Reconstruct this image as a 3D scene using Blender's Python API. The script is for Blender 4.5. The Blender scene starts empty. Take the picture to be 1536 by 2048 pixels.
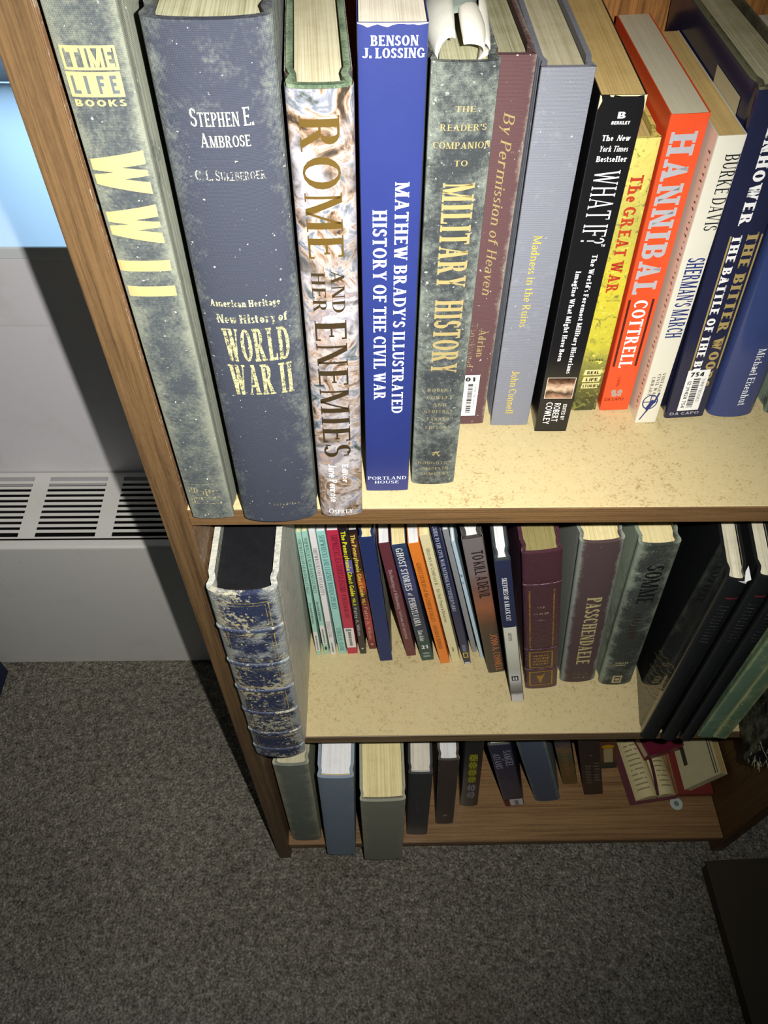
import bpy, math, random
from math import sin, cos, pi, radians, sqrt
from mathutils import Matrix, Vector

S = bpy.context.scene
C = S.collection
random.seed(4)

# ------------------------------------------------------------------ camera
FPX, PITCH, YAW, ROLL = 1523.13, 0.8961, -0.03521, -0.02107
CAM = Vector((0.13694, -0.31526, 1.23655))
def cam_basis():
    F = Vector((0, cos(PITCH), -sin(PITCH))); D = Vector((0, -sin(PITCH), -cos(PITCH))); R = Vector((1, 0, 0))
    Z = Matrix.Rotation(YAW, 3, 'Z'); F, D, R = Z @ F, Z @ D, Z @ R
    R2 = cos(ROLL) * R + sin(ROLL) * D; D2 = -sin(ROLL) * R + cos(ROLL) * D
    return R2, D2, F
RT, DN, FW = cam_basis()
cd = bpy.data.cameras.new('camera'); cam = bpy.data.objects.new('camera', cd); C.objects.link(cam)
cam.matrix_world = Matrix(((RT.x, -DN.x, -FW.x, CAM.x), (RT.y, -DN.y, -FW.y, CAM.y), (RT.z, -DN.z, -FW.z, CAM.z), (0, 0, 0, 1)))
cd.sensor_fit = 'VERTICAL'; cd.sensor_height = 24; cd.lens = FPX / 2048 * 24; cd.clip_start = .01
S.camera = cam

# ------------------------------------------------------------------ sky, flash, exposure
S.view_settings.view_transform = 'Standard'; S.view_settings.look = 'None'
S.view_settings.gamma = 1; S.view_settings.use_curve_mapping = False
S.view_settings.exposure = 0.0
W = bpy.data.worlds.new('sky'); S.world = W; W.use_nodes = True
W.node_tree.nodes['Background'].inputs[0].default_value = (.42, .70, 1, 1)
W.node_tree.nodes['Background'].inputs[1].default_value = 5.2
ld = bpy.data.lights.new('phone_flash', 'SPOT'); ld.energy = 29; ld.color = (1, .975, .92)
ld.spot_size = radians(110); ld.spot_blend = 1.0; ld.shadow_soft_size = .0028
flash = bpy.data.objects.new('phone_flash', ld); C.objects.link(flash)
flash.location = CAM + RT * .03 - DN * .012
aim = FW * 1.0 + DN * .01 + RT * (-.22)
flash.rotation_euler = aim.to_track_quat('-Z', 'Y').to_euler()
try:
    S.cycles.max_bounces = 8; S.cycles.diffuse_bounces = 4; S.cycles.caustics_reflective = False
    S.cycles.caustics_refractive = False; S.cycles.use_denoising = True; S.cycles.sample_clamp_indirect = 4
except Exception:
    pass

# ------------------------------------------------------------------ materials
def srgb(r, g, b):
    f = lambda v: (v / 255 / 12.92) if v <= 10 else ((v / 255 + .055) / 1.055) ** 2.4
    return (f(r), f(g), f(b), 1)

class N:
    """small helper around one material's node tree"""
    def __init__(s, name):
        s.m = bpy.data.materials.new(name); s.m.use_nodes = True; s.t = s.m.node_tree
        s.p = s.t.nodes['Principled BSDF']; s.out = s.t.nodes['Material Output']
    def n(s, k, **kw):
        a = s.t.nodes.new(k)
        for i, v in kw.items(): setattr(a, i, v)
        return a
    def l(s, a, b): s.t.links.new(a, b)
    def coord(s, scale=(1, 1, 1)):
        tc = s.n('ShaderNodeTexCoord'); oi = s.n('ShaderNodeObjectInfo'); mu = s.n('ShaderNodeVectorMath', operation='MULTIPLY')
        mu.inputs[1].default_value = (7, 5, 9); s.l(oi.outputs['Random'], mu.inputs[0])
        ad = s.n('ShaderNodeVectorMath', operation='ADD'); s.l(tc.outputs['Object'], ad.inputs[0]); s.l(mu.outputs[0], ad.inputs[1])
        mp = s.n('ShaderNodeMapping'); mp.inputs['Scale'].default_value = scale; s.l(ad.outputs[0], mp.inputs[0])
        return mp.outputs[0]
    def raw(s):
        return s.n('ShaderNodeTexCoord').outputs['Object']
    def noise(s, scale, detail=4, rough=.6, vec=None, dist=0):
        a = s.n('ShaderNodeTexNoise'); a.inputs['Scale'].default_value = scale; a.inputs['Detail'].default_value = detail
        a.inputs['Roughness'].default_value = rough; a.inputs['Distortion'].default_value = dist
        s.l(vec if vec is not None else s.coord(), a.inputs['Vector']); return a.outputs['Fac']
    def voro(s, scale, vec=None, feature='F1', out='Distance'):
        a = s.n('ShaderNodeTexVoronoi', feature=feature); a.inputs['Scale'].default_value = scale
        s.l(vec if vec is not None else s.coord(), a.inputs['Vector']); return a.outputs[out]
    def math(s, op, a, b=None, clamp=False):
        m = s.n('ShaderNodeMath', operation=op); m.use_clamp = clamp
        for i, v in enumerate((a, b)):
            if v is None: continue
            if isinstance(v, (int, float)): m.inputs[i].default_value = v
            else: s.l(v, m.inputs[i])
        return m.outputs[0]
    def step(s, v, lo, hi):
        m = s.n('ShaderNodeMapRange'); m.interpolation_type = 'SMOOTHSTEP'; m.clamp = True
        s.l(v, m.inputs['Value']); m.inputs['From Min'].default_value = lo; m.inputs['From Max'].default_value = hi
        return m.outputs[0]
    def ramp(s, v, stops):
        r = s.n('ShaderNodeValToRGB'); e = r.color_ramp.elements
        while len(e) < len(stops): e.new(.5)
        for i, (p, c) in enumerate(stops): e[i].position = p; e[i].color = c
        s.l(v, r.inputs[0]); return r.outputs[0]
    def mix(s, f, a, b):
        m = s.n('ShaderNodeMix', data_type='RGBA'); 
        for sock, v in ((m.inputs[0], f), (m.inputs[6], a), (m.inputs[7], b)):
            if isinstance(v, (int, float)): sock.default_value = v
            elif isinstance(v, tuple): sock.default_value = v
            else: s.l(v, sock)
        return m.outputs[2]
    def bump(s, h, strength, dist=.0005):
        b = s.n('ShaderNodeBump'); b.inputs['Strength'].default_value = strength; b.inputs['Distance'].default_value = dist
        s.l(h, b.inputs['Height']); s.l(b.outputs[0], s.p.inputs['Normal']); return b
    def fin(s, col, rough=.6, spec=.5, metal=0):
        if isinstance(col, tuple): s.p.inputs['Base Color'].default_value = col
        else: s.l(col, s.p.inputs['Base Color'])
        if isinstance(rough, (int, float)): s.p.inputs['Roughness'].default_value = rough
        else: s.l(rough, s.p.inputs['Roughness'])
        s.p.inputs['Specular IOR Level'].default_value = spec; s.p.inputs['Metallic'].default_value = metal
        return s.m

_cache = {}
def memo(f):
    def g(*a, **k):
        key = (f.__name__, a, tuple(sorted(k.items())))
        if key not in _cache: _cache[key] = f(*a, **k)
        return _cache[key]
    return g

@memo
def plain(col, rough=.5, spec=.4, var=.12, sc=90, metal=0):
    k = N('plain'); d = tuple(c * (1 - var * 2) for c in col[:3]) + (1,); u = tuple(min(1, c * (1 + var)) for c in col[:3]) + (1,)
    v = k.noise(sc, 6, .7)
    k.bump(k.noise(900, 2), .08, .0002)
    return k.fin(k.mix(v, d, u), rough, spec, metal)

@memo
def ink(col, rough=.5, metal=0):
    k = N('ink'); v = k.noise(700, 3)
    return k.fin(k.mix(v, tuple(c * .88 for c in col[:3]) + (1,), col), rough, .4, metal)

@memo
def worn_ink(col, lo=.42, hi=.56, sc=260):
    """foil that has rubbed off in patches"""
    k = N('worn_foil'); m = k.fin(col, .45, .5)
    v = k.math('ADD', k.math('MULTIPLY', k.noise(sc, 6, .8), .6), k.math('MULTIPLY', k.noise(sc * 5, 2), .4))
    f = k.step(v, lo, hi); tr = k.n('ShaderNodeBsdfTransparent'); mx = k.n('ShaderNodeMixShader')
    k.l(f, mx.inputs[0]); k.l(tr.outputs[0], mx.inputs[1]); k.l(k.p.outputs[0], mx.inputs[2]); k.l(mx.outputs[0], k.out.inputs[0])
    return m

@memo
def cloth(base, dust, amt=.5, T=.03, edge=.25, speck=.3, sc=70, weave=1.0, rough=.85, spec=.25, spcol=(.75, .75, .62, 1), power=4):
    """bookcloth with mould and dust; the mould is thicker along the spine's two edges"""
    k = N('mouldy_cloth'); v = k.coord()
    n1 = k.noise(sc, 7, .72, v); n2 = k.noise(sc * 9, 3, .6, v); n0 = k.noise(sc * .22, 3, .5, v)
    sep = k.n('ShaderNodeSeparateXYZ'); k.l(k.raw(), sep.inputs[0])
    e = k.math('POWER', k.math('ABSOLUTE', k.math('DIVIDE', sep.outputs[0], T / 2)), power)
    e = k.math('MINIMUM', e, 1.2)
    s_ = k.math('ADD', k.math('MULTIPLY', n1, .45), k.math('ADD', k.math('MULTIPLY', n2, .25), k.math('MULTIPLY', n0, .3)))
    s_ = k.math('ADD', s_, k.math('MULTIPLY', e, edge))
    f = k.step(s_, .72 - amt * .45, .98 - amt * .45)
    c = k.mix(f, base, dust)
    if speck:
        sp = k.step(k.noise(430, 2, .5, v), .78 - .1 * speck, .83 - .08 * speck)
        c = k.mix(k.math('MULTIPLY', sp, .8), c, spcol)
    tv = k.coord((1, 1, 1)); w = k.n('ShaderNodeTexWave', wave_type='BANDS', bands_direction='Z'); w.inputs['Scale'].default_value = 520; w.inputs['Distortion'].default_value = 1.2
    w2 = k.n('ShaderNodeTexWave', wave_type='BANDS', bands_direction='X'); w2.inputs['Scale'].default_value = 520; w2.inputs['Distortion'].default_value = 1.2
    k.l(tv, w.inputs[0]); k.l(tv, w2.inputs[0])
    h = k.math('ADD', k.math('MULTIPLY', k.math('ADD', w.outputs['Fac'], w2.outputs['Fac']), .5 * weave), k.math('MULTIPLY', n2, 1.0))
    k.bump(h, .5, .0003)
    return k.fin(c, rough, spec)

@memo
def leather(base, dust, amt, T, edge=.2, rough=.4, spots=True, gold=(.62, .56, .38, 1)):
    k = N('grained_leather'); v = k.coord()
    n1 = k.noise(85, 8, .75, v); n0 = k.noise(22, 3, .5, v)
    sep = k.n('ShaderNodeSeparateXYZ'); k.l(k.raw(), sep.inputs[0])
    e = k.math('MINIMUM', k.math('POWER', k.math('ABSOLUTE', k.math('DIVIDE', sep.outputs[0], T / 2)), 5), 1.2)
    s_ = k.math('ADD', k.math('ADD', k.math('MULTIPLY', n1, .6), k.math('MULTIPLY', n0, .4)), k.math('MULTIPLY', e, edge))
    c = k.mix(k.step(s_, .72 - amt * .45, .86 - amt * .45), base, dust)
    if spots:
        onsp = k.step(sep.outputs[1], .004, -.001)
        vv = k.noise(210, 6, .75, v); rg = k.noise(24, 3, .5, v)
        c = k.mix(k.math('MULTIPLY', k.step(k.math('ADD', vv, k.math('MULTIPLY', rg, .6)), .86, .91), onsp), c, gold)
        c = k.mix(k.math('MULTIPLY', k.math('SUBTRACT', 1, onsp), k.step(n1, .2, .6)), c, srgb(196, 196, 182))
        c = k.mix(k.step(k.noise(520, 2, .5, v), .70, .75), c, (.75, .76, .7, 1))
    k.bump(k.math('ADD', k.voro(420, v), k.math('MULTIPLY', n1, 1.5)), .7, .0006)
    return k.fin(c, rough, .5)

@memo
def paper_edge(col=(.62, .58, .46, 1), dark=(.42, .38, .28, 1), lines=.5, top=0.0):
    """cut page edges: fine leaves running along the depth of the book"""
    k = N('page_edges'); a = k.noise(1, 3, .6, k.coord((1900, 8, 5))); b = k.noise(1, 2, .5, k.coord((320, 4, 3))); n = k.noise(45, 5, .7)
    s_ = k.math('ADD', k.math('MULTIPLY', a, .5), k.math('ADD', k.math('MULTIPLY', b, .25), k.math('MULTIPLY', n, .25)))
    c = k.mix(k.math('MULTIPLY', k.step(s_, .60, .36), lines + .3), col, dark)
    c = k.mix(k.math('MULTIPLY', k.step(n, .55, .75), .35), c, tuple(x * .8 for x in dark[:3]) + (1,))
    k.bump(a, .35, .0004)
    return k.fin(c, .9, .15)

@memo
def wood(axis='z', light=srgb(101, 78, 51), dark=srgb(60, 44, 28), rough=.45, dusty=0.0, fine=1.0):
    k = N('wood_laminate'); st = {'z': (1, 1, .02), 'x': (.02, 1, 1), 'y': (1, .02, 1)}[axis]
    v = k.coord(st); a = k.noise(800 * fine, 4, .7, v, .2); b = k.noise(260 * fine, 4, .6, v, .3); d = k.noise(900 * fine, 3, .6, k.coord(tuple(.3 if x < 1 else 1 for x in st)))
    g = k.math('ADD', k.math('MULTIPLY', a, .5), k.math('ADD', k.math('MULTIPLY', b, .38), k.math('MULTIPLY', d, .12)))
    c = k.ramp(g, [(.36, dark), (.46, tuple((l + q) / 2 for l, q in zip(light, dark))), (.56, light), (.72, tuple(min(1, x * 1.15) for x in light[:3]) + (1,))])
    if dusty: c = k.mix(k.math('MULTIPLY', k.step(k.noise(220, 6, .8), .6 - dusty * .15, .72 - dusty * .1), .85), c, srgb(172, 170, 150))
    k.bump(g, .15, .0003)
    return k.fin(c, rough, .4)

@memo
def particle(base=srgb(190, 174, 130), dark=srgb(150, 128, 86), lite=srgb(202, 189, 156)):
    """raw particle board: chips, flecks and a few short dark fibres"""
    k = N('particle_board'); v = k.coord()
    a = k.noise(520, 5, .75, v); b = k.noise(150, 5, .65, v); c0 = k.noise(14, 3, .5, v)
    c = k.ramp(k.math('ADD', k.math('MULTIPLY', a, .6), k.math('ADD', k.math('MULTIPLY', b, .28), k.math('MULTIPLY', c0, .12))), [(.38, dark), (.47, base), (.56, base), (.66, lite)])
    f1 = k.step(k.noise(1, 2, .5, k.coord((700, 130, 300)), 2.5), .735, .77); f2 = k.step(k.noise(1, 2, .5, k.coord((150, 800, 300)), 2.5), .74, .775)
    c = k.mix(k.math('MULTIPLY', k.math('MAXIMUM', f1, f2), .55), c, srgb(110, 84, 48))
    k.bump(a, .25, .0003)
    return k.fin(c, .7, .3)

@memo
def carpet_mat():
    k = N('carpet_pile'); v = k.coord()
    a = k.noise(300, 5, .8, v); b = k.voro(230, v); n = k.noise(95, 4, .7, v); z = k.noise(3.2, 4, .6, v)
    s_ = k.math('ADD', k.math('MULTIPLY', a, .62), k.math('ADD', k.math('MULTIPLY', n, .3), k.math('MULTIPLY', z, .08)))
    c = k.ramp(s_, [(.38, srgb(70, 67, 60)), (.47, srgb(126, 121, 110)), (.54, srgb(166, 160, 146)), (.64, srgb(226, 220, 200))])
    c = k.mix(k.math('MULTIPLY', k.step(k.noise(5, 4, .6, v), .58, .72), .25), c, srgb(104, 92, 66))
    k.bump(k.math('ADD', a, b), 1.0, .004)
    return k.fin(c, .98, .05)

@memo
def painted(col, rough=.5, dirt=.15, sc=14):
    k = N('painted_metal'); n = k.noise(sc, 6, .7); f = k.step(n, .52, .75); sp = k.step(k.noise(120, 3), .70, .76)
    c = k.mix(k.math('MULTIPLY', f, dirt), col, srgb(150, 142, 120)); c = k.mix(k.math('MULTIPLY', sp, dirt * 1.4), c, srgb(120, 112, 100))
    k.bump(k.noise(700, 2), .06, .0003)
    return k.fin(c, rough, .4)

@memo
def zprint(stops, H, n_amt=.12, n_sc=60, rough=.45, dist=1.0, n_cols=None):
    """printed paper whose picture changes down the spine (z / H), broken up by noise"""
    k = N('printed_jacket'); sep = k.n('ShaderNodeSeparateXYZ'); k.l(k.raw(), sep.inputs[0]); v = k.coord()
    z = k.math('DIVIDE', sep.outputs[2], H); nn = k.math('MULTIPLY', k.math('SUBTRACT', k.noise(n_sc, 6, .7, v, dist), .5), n_amt * 2)
    c = k.ramp(k.math('ADD', z, nn), list(stops))
    if n_cols:
        c = k.mix(k.step(k.noise(n_sc * 2.2, 5, .7, v, 1.5), .52, .66), c, n_cols[0]); c = k.mix(k.step(k.noise(n_sc * 1.3, 5, .7, v, 2), .58, .66), c, n_cols[1])
    return k.fin(c, rough, .45)

@memo
def painting(sc=30):
    """swirling battle-picture colours of a printed dust jacket"""
    k = N('painted_scene'); v = k.coord()
    w = k.noise(sc, 3, .55, v, 1.6); w2 = k.noise(sc * 3.2, 5, .65, v, 1.0); w3 = k.noise(sc * .7, 2, .5, v, 1)
    s_ = k.math('ADD', k.math('MULTIPLY', w, .6), k.math('MULTIPLY', w2, .4))
    c = k.ramp(s_, [(.34, srgb(40, 38, 34)), (.42, srgb(92, 88, 84)), (.48, srgb(136, 134, 142)), (.53, srgb(168, 162, 160)), (.58, srgb(112, 108, 116)), (.64, srgb(154, 132, 118)), (.72, srgb(66, 60, 54))])
    c2 = k.ramp(k.noise(sc * 1.9, 5, .65, v, 2), [(.36, srgb(52, 44, 36)), (.46, srgb(128, 106, 88)), (.52, srgb(160, 150, 144)), (.58, srgb(112, 116, 128)), (.68, srgb(62, 68, 60))])
    c = k.mix(k.step(w3, .45, .58), c, c2)
    k.bump(k.noise(300, 2), .05, .0002)
    return k.fin(c, .32, .5)

@memo
def glossy_black(col=(.012, .013, .014, 1), rough=.06, dust=.2):
    k = N('glossy_black_cover'); v = k.coord(); sp = k.step(k.noise(420, 4, .7, v), .72 - dust * .08, .8)
    c = k.mix(k.math('MULTIPLY', sp, .8), col, (.4, .42, .38, 1))
    return k.fin(c, k.math('ADD', k.math('MULTIPLY', sp, .5), rough), .9)

# ------------------------------------------------------------------ mesh helpers
class MB:
    def __init__(s): s.v = []; s.f = []
    def quadstrip(s, A, B, closed=False):
        n = len(A); o = len(s.v); s.v += list(A) + list(B)
        for i in range(n if closed else n - 1):
            j = (i + 1) % n; s.f.append((o + i, o + j, o + n + j, o + n + i))
    def grid(s, rows):
        o = len(s.v); m = len(rows[0])
        for r in rows: s.v += list(r)
        for i in range(len(rows) - 1):
            for j in range(m - 1): s.f.append((o + i * m + j, o + i * m + j + 1, o + (i + 1) * m + j + 1, o + (i + 1) * m + j))
    def poly(s, P): o = len(s.v); s.v += list(P); s.f.append(tuple(range(o, o + len(P))))
    def prism(s, P, z0, z1, tr=lambda x, y, z: (x, y, z)):
        n = len(P); o = len(s.v)
        s.v += [tr(x, y, z0) for x, y in P] + [tr(x, y, z1) for x, y in P]
        for i in range(n): j = (i + 1) % n; s.f.append((o + i, o + j, o + n + j, o + n + i))
        s.f.append(tuple(o + n - 1 - i for i in range(n))); s.f.append(tuple(o + n + i for i in range(n)))
    def box(s, x0, x1, y0, y1, z0, z1): s.prism([(x0, y0), (x1, y0), (x1, y1), (x0, y1)], z0, z1)

def link(name, me, mat, parent=None):
    o = bpy.data.objects.new(name, me); C.objects.link(o)
    if mat and not me.materials: me.materials.append(mat)
    if parent: o.parent = parent
    return o
def mk(name, mb, mat, parent=None, bevel=0, smooth=False, seg=2, fix=True):
    me = bpy.data.meshes.new(name); me.from_pydata([tuple(v) for v in mb.v], [], mb.f)
    if fix:
        import bmesh
        b = bmesh.new(); b.from_mesh(me); bmesh.ops.recalc_face_normals(b, faces=b.faces); b.to_mesh(me); b.free()
    me.update(); o = link(name, me, mat, parent)
    if smooth:
        for p in me.polygons: p.use_smooth = True
        me.set_sharp_from_angle(angle=radians(38))
    if bevel:
        m = o.modifiers.new('edge', 'BEVEL'); m.width = bevel; m.segments = seg; m.limit_method = 'ANGLE'; m.angle_limit = radians(40)
    return o
def tag(o, label, cat, group=None, kind=None):
    if label: o['label'] = label
    if cat: o['category'] = cat
    if group: o['group'] = group
    if kind: o['kind'] = kind
    return o
def empty(name, loc, rot=(0, 0, 0)):
    o = bpy.data.objects.new(name, None); C.objects.link(o); o.location = loc; o.rotation_mode = 'XYZ'; o.rotation_euler = rot; o.empty_display_size = .02
    return o

# ------------------------------------------------------------------ lettering: a small stroke alphabet (all pieces convex)
class Face:
    def __init__(s, w=.17, t=.07, serif=.09, sh=.05, slant=0, xh=.68):
        s.w, s.t, s.s, s.sh, s.slant, s.xh = w, t, serif, sh, slant, xh; s.cache = {}
    def R(s, x0, x1, y0, y1): s.P.append([(x0, y0), (x1, y0), (x1, y1), (x0, y1)])
    def st(s, x, y0=0, y1=1, b=True, a=True, w=None):
        w = s.w if w is None else w; s.R(x - w / 2, x + w / 2, y0, y1)
        if s.s:
            if b: s.R(x - w / 2 - s.s, x + w / 2 + s.s, y0, y0 + s.sh)
            if a: s.R(x - w / 2 - s.s, x + w / 2 + s.s, y1 - s.sh, y1)
    def hb(s, x0, x1, y, h=None): h = h or s.t; s.R(x0, x1, y - h / 2, y + h / 2)
    def dg(s, x0, y0, x1, y1, w): s.P.append([(x0 - w / 2, y0), (x0 + w / 2, y0), (x1 + w / 2, y1), (x1 - w / 2, y1)])
    def fo(s, x, y, w): 
        if s.s: s.R(x - w / 2 - s.s, x + w / 2 + s.s, *((y, y + s.sh) if y < .3 else (y - s.sh, y)))
    def arc(s, cx, cy, rx, ry, a0, a1, w=None, t=None):
        w = s.w if w is None else w; t = s.t if t is None else t; w = min(w, rx * .95); t = min(t, ry * .95)
        n = max(3, int(abs(a1 - a0) / 22)); A = [radians(a0 + (a1 - a0) * i / n) for i in range(n + 1)]
        for i in range(n):
            q = []
            for a, (r0, r1) in ((A[i], (rx, ry)), (A[i + 1], (rx, ry)), (A[i + 1], (rx - w, ry - t)), (A[i], (rx - w, ry - t))): q.append((cx + r0 * cos(a), cy + r1 * sin(a)))
            s.P.append(q)
    def glyph(s, c):
        if c in s.cache: return s.cache[c]
        s.P = []; w, t, S_, sh, X = s.w, s.t, s.s, s.sh, s.xh; l = S_ + w / 2; tick = .16 if S_ else 0
        def T_(x, y, d):
            if tick: s.R(x - t, x, min(y, y + d), max(y, y + d))
        if c == 'A': a = .36 + S_; s.dg(S_ + t / 2, 0, a, 1, t); s.dg(2 * a - S_ - w / 2, 0, a, 1, w); s.hb(S_ + .15, 2 * a - S_ - .18, .3); s.fo(S_ + t / 2, 0, t); s.fo(2 * a - S_ - w / 2, 0, w)
        elif c in 'BPRD':
            s.st(l)
            if c == 'D': s.hb(l, l + .22, 1 - t / 2); s.hb(l, l + .22, t / 2); s.arc(l + .2, .5, .46, .5, -90, 90)
            else:
                s.hb(l, l + .26, 1 - t / 2); s.hb(l, l + .26, .53 - t / 2); s.arc(l + .25, .75, .26, .25, -90, 90)
                if c == 'B': s.hb(l, l + .28, t / 2); s.arc(l + .27, .265, .3, .265, -90, 90)
                if c == 'R': s.dg(l + .24, .5, l + .52, 0, w); s.fo(l + .52, 0, w)
        elif c in 'CG':
            s.arc(.42, .5, .42, .5, 48, 312)
            if c == 'C': T_(.74, .88, -.2)
            else: s.st(.68, .06, .44, False, True); T_(.72, .88, -.2)
        elif c in 'EF':
            s.st(l); s.hb(l, l + .48, 1 - t / 2); s.hb(l, l + .38, .52); T_(l + .48, 1, -tick); T_(l + .38, .6, -.16)
            if c == 'E': s.hb(l, l + .52, t / 2); T_(l + .52, 0, tick)
        elif c == 'H': s.st(l); s.st(l + .5); s.hb(l, l + .5, .52)
        elif c in 'I1': 
            s.st(l)
            if c == '1' : s.dg(l - .14, .8, l, .97, t * 1.4)
        elif c == 'J': s.st(.3 + l, .2, 1, False, True); s.arc(.2 + l - w / 2 + .02, .2, .18 + w / 2, .2, -170, 0, w)
        elif c == 'K': s.st(l); s.dg(l + w / 2, .4, l + .5, 1, t * 1.3); s.dg(l + .54, 0, l + .2, .55, w); s.fo(l + .5, 1, t); s.fo(l + .54, 0, w)
        elif c == 'L': s.st(l); s.hb(l, l + .48, t / 2); T_(l + .48, 0, tick * 1.3)
        elif c == 'M': s.st(S_ + t / 2, w=t * 1.2); s.dg(S_ + .44, 0, S_ + .08, 1, w); s.dg(S_ + .44, 0, S_ + .78, 1, t * 1.2); s.st(S_ + .82, w=w)
        elif c == 'N': s.st(S_ + t / 2, w=t * 1.3); s.dg(S_ + .58, 0, S_ + .1, 1, w); s.st(S_ + .62, w=t * 1.3)
        elif c in 'O0Q':
            r = .42 if c != '0' else .3; s.arc(r, .5, r, .5, 0, 360)
            if c == 'Q': s.dg(.78, -.12, .45, .25, w)
        elif c == 'S': s.arc(.3, .735, .28, .265, 35, 270); s.arc(.3, .265, .3, .265, -150, 90); T_(.56, .92, -.18); s.R(.0, t, .08, .26)
        elif c == 'T': s.st(.36, a=False); s.hb(0, .72, 1 - t / 2); T_(.72, 1, -tick); s.R(0, t, 1 - max(tick, .01), 1)
        elif c == 'U': s.st(l, .3, 1, False); s.st(l + .52, .3, 1, False, w=t * 1.3); s.arc(l + .26 - w / 4 + t / 3, .3, .26 + w / 2 - .02, .3, 180, 360)
        elif c == 'V': a = .36 + S_; s.dg(a, 0, S_ + w / 2, 1, w); s.dg(a, 0, 2 * a - S_ - t / 2, 1, t * 1.2); s.fo(S_ + w / 2, 1, w); s.fo(2 * a - S_ - t / 2, 1, t)
        elif c == 'W':
            a = S_ + w / 2; s.dg(a + .22, 0, a, 1, w); s.dg(a + .22, 0, a + .44, 1, t * 1.2); s.dg(a + .62, 0, a + .4, 1, w); s.dg(a + .62, 0, a + .86, 1, t * 1.2); s.fo(a, 1, w); s.fo(a + .86, 1, t)
        elif c == 'X': s.dg(.6 + S_, 0, S_ + .06, 1, w); s.dg(S_ + .04, 0, S_ + .58, 1, t); [s.fo(S_ + .06 + .52 * i, j, w) for i in (0, 1) for j in (0, 1)]
        elif c == 'Y': a = .36 + S_; s.st(a, 0, .45, True, False); s.dg(a, .42, S_ + w / 2, 1, w); s.dg(a, .42, 2 * a - S_ - t, 1, t * 1.2); s.fo(S_ + w / 2, 1, w); s.fo(2 * a - S_ - t, 1, t)
        elif c == 'Z': s.hb(0, .6, 1 - t / 2); s.hb(0, .62, t / 2); s.dg(w / 2, 0, .6 - w / 2, 1, w)
        elif c == '2': s.arc(.28, .72, .28, .28, -20, 170); s.dg(w / 2, 0, .5, .66, w); s.hb(0, .58, t / 2, t * 1.3)
        elif c == '3': s.arc(.26, .74, .26, .26, -90, 150); s.arc(.26, .27, .29, .27, -150, 90)
        elif c == '4': s.st(.44, b=False, a=False); s.hb(0, .6, .28, t * 1.2); s.dg(.06, .28, .42, 1, t * 1.3)
        elif c == '5': s.hb(.06, .54, 1 - t / 2, t * 1.2); s.R(.06, .06 + t * 1.2, .5, 1); s.arc(.27, .32, .29, .32, -150, 130)
        elif c in '69':
            s.arc(.3, .3 if c == '6' else .7, .3, .3, 0, 360)
            s.arc(.36 if c == '6' else .24, .3 if c == '6' else .7, .36, .7, *((110, 180) if c == '6' else (-70, 0)))
        elif c == '7': s.hb(0, .56, 1 - t / 2, t * 1.3); s.dg(.18, 0, .5, 1, w)
        elif c == '8': s.arc(.3, .75, .25, .25, 0, 360); s.arc(.3, .27, .3, .27, 0, 360)
        elif c == '.': s.R(0, w, 0, w)
        elif c == ',': s.dg(0 + w / 3, -.16, w * .7, .14, w * .7)
        elif c == "'": s.dg(w * .3, .7, w * .6, 1, w * .7)
        elif c == '-': s.hb(0, .28, .36)
        elif c == '\u2022': s.arc(.12, .45, .12, .12, 0, 360, .115, .115)
        elif c == '&': s.arc(.3, .77, .2, .23, 0, 360, w * .8); s.arc(.3, .28, .3, .28, 60, 340); s.dg(.68, 0, .2, .68, w * .8)
        elif c == '?': s.arc(.24, .76, .24, .24, -60, 170); s.R(.22, .22 + w * .7, .26, .56); s.R(.2, .2 + w, 0, w)
        elif c == '(': s.arc(.4, .45, .4, .7, 130, 230, t, t)
        elif c == ')': s.arc(-.1, .45, .4, .7, -50, 50, t, t)
        # lower case
        elif c == 'a': s.arc(.24, .2, .24, .21, 0, 360); s.st(.44, 0, .45, b=False, a=False); s.arc(.26, .45, .26, X - .45, 0, 150)
        elif c in 'bdpq':
            y0, y1 = ((0, 1) if c in 'bd' else (-.3, X)); r = .25; x = l if c in 'bp' else l + .4
            s.st(x, y0, y1, c in 'pq', c in 'bd'); s.arc(l + (.2 if c in 'bp' else .2), X / 2, r, X / 2, 0, 360)
        elif c in 'ce':
            s.arc(.27, X / 2, .27, X / 2, (45 if c == 'c' else 0), 318)
            if c == 'e': s.hb(.06, .5, X * .5)
        elif c == 'f': s.st(l + .06, 0, .8, True, False); s.arc(l + .24, .78, .26, .22, 60, 180); s.hb(l - .12, l + .3, X)
        elif c == 'g': s.arc(.25, X / 2 + .04, .25, X / 2 - .04, 0, 360); s.arc(.26, -.14, .27, .19, 0, 360, w * .7); s.hb(.4, .58, X - .03)
        elif c in 'hn': s.st(l, 0, 1 if c == 'h' else X); s.arc(l + .2, X - .24, .2 + w / 2, .24, 0, 150); s.st(l + .4, 0, X - .22, True, False)
        elif c in 'ij':
            s.st(l, 0 if c == 'i' else -.25, X); s.R(l - w / 2, l + w / 2, X + .14, X + .14 + w)
        elif c == 'k': s.st(l); s.dg(l + w / 2, .26, l + .36, X, t * 1.3); s.dg(l + .42, 0, l + .16, .42, w); s.fo(l + .42, 0, w)
        elif c == 'l': s.st(l)
        elif c == 'm':
            s.st(l, 0, X)
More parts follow.
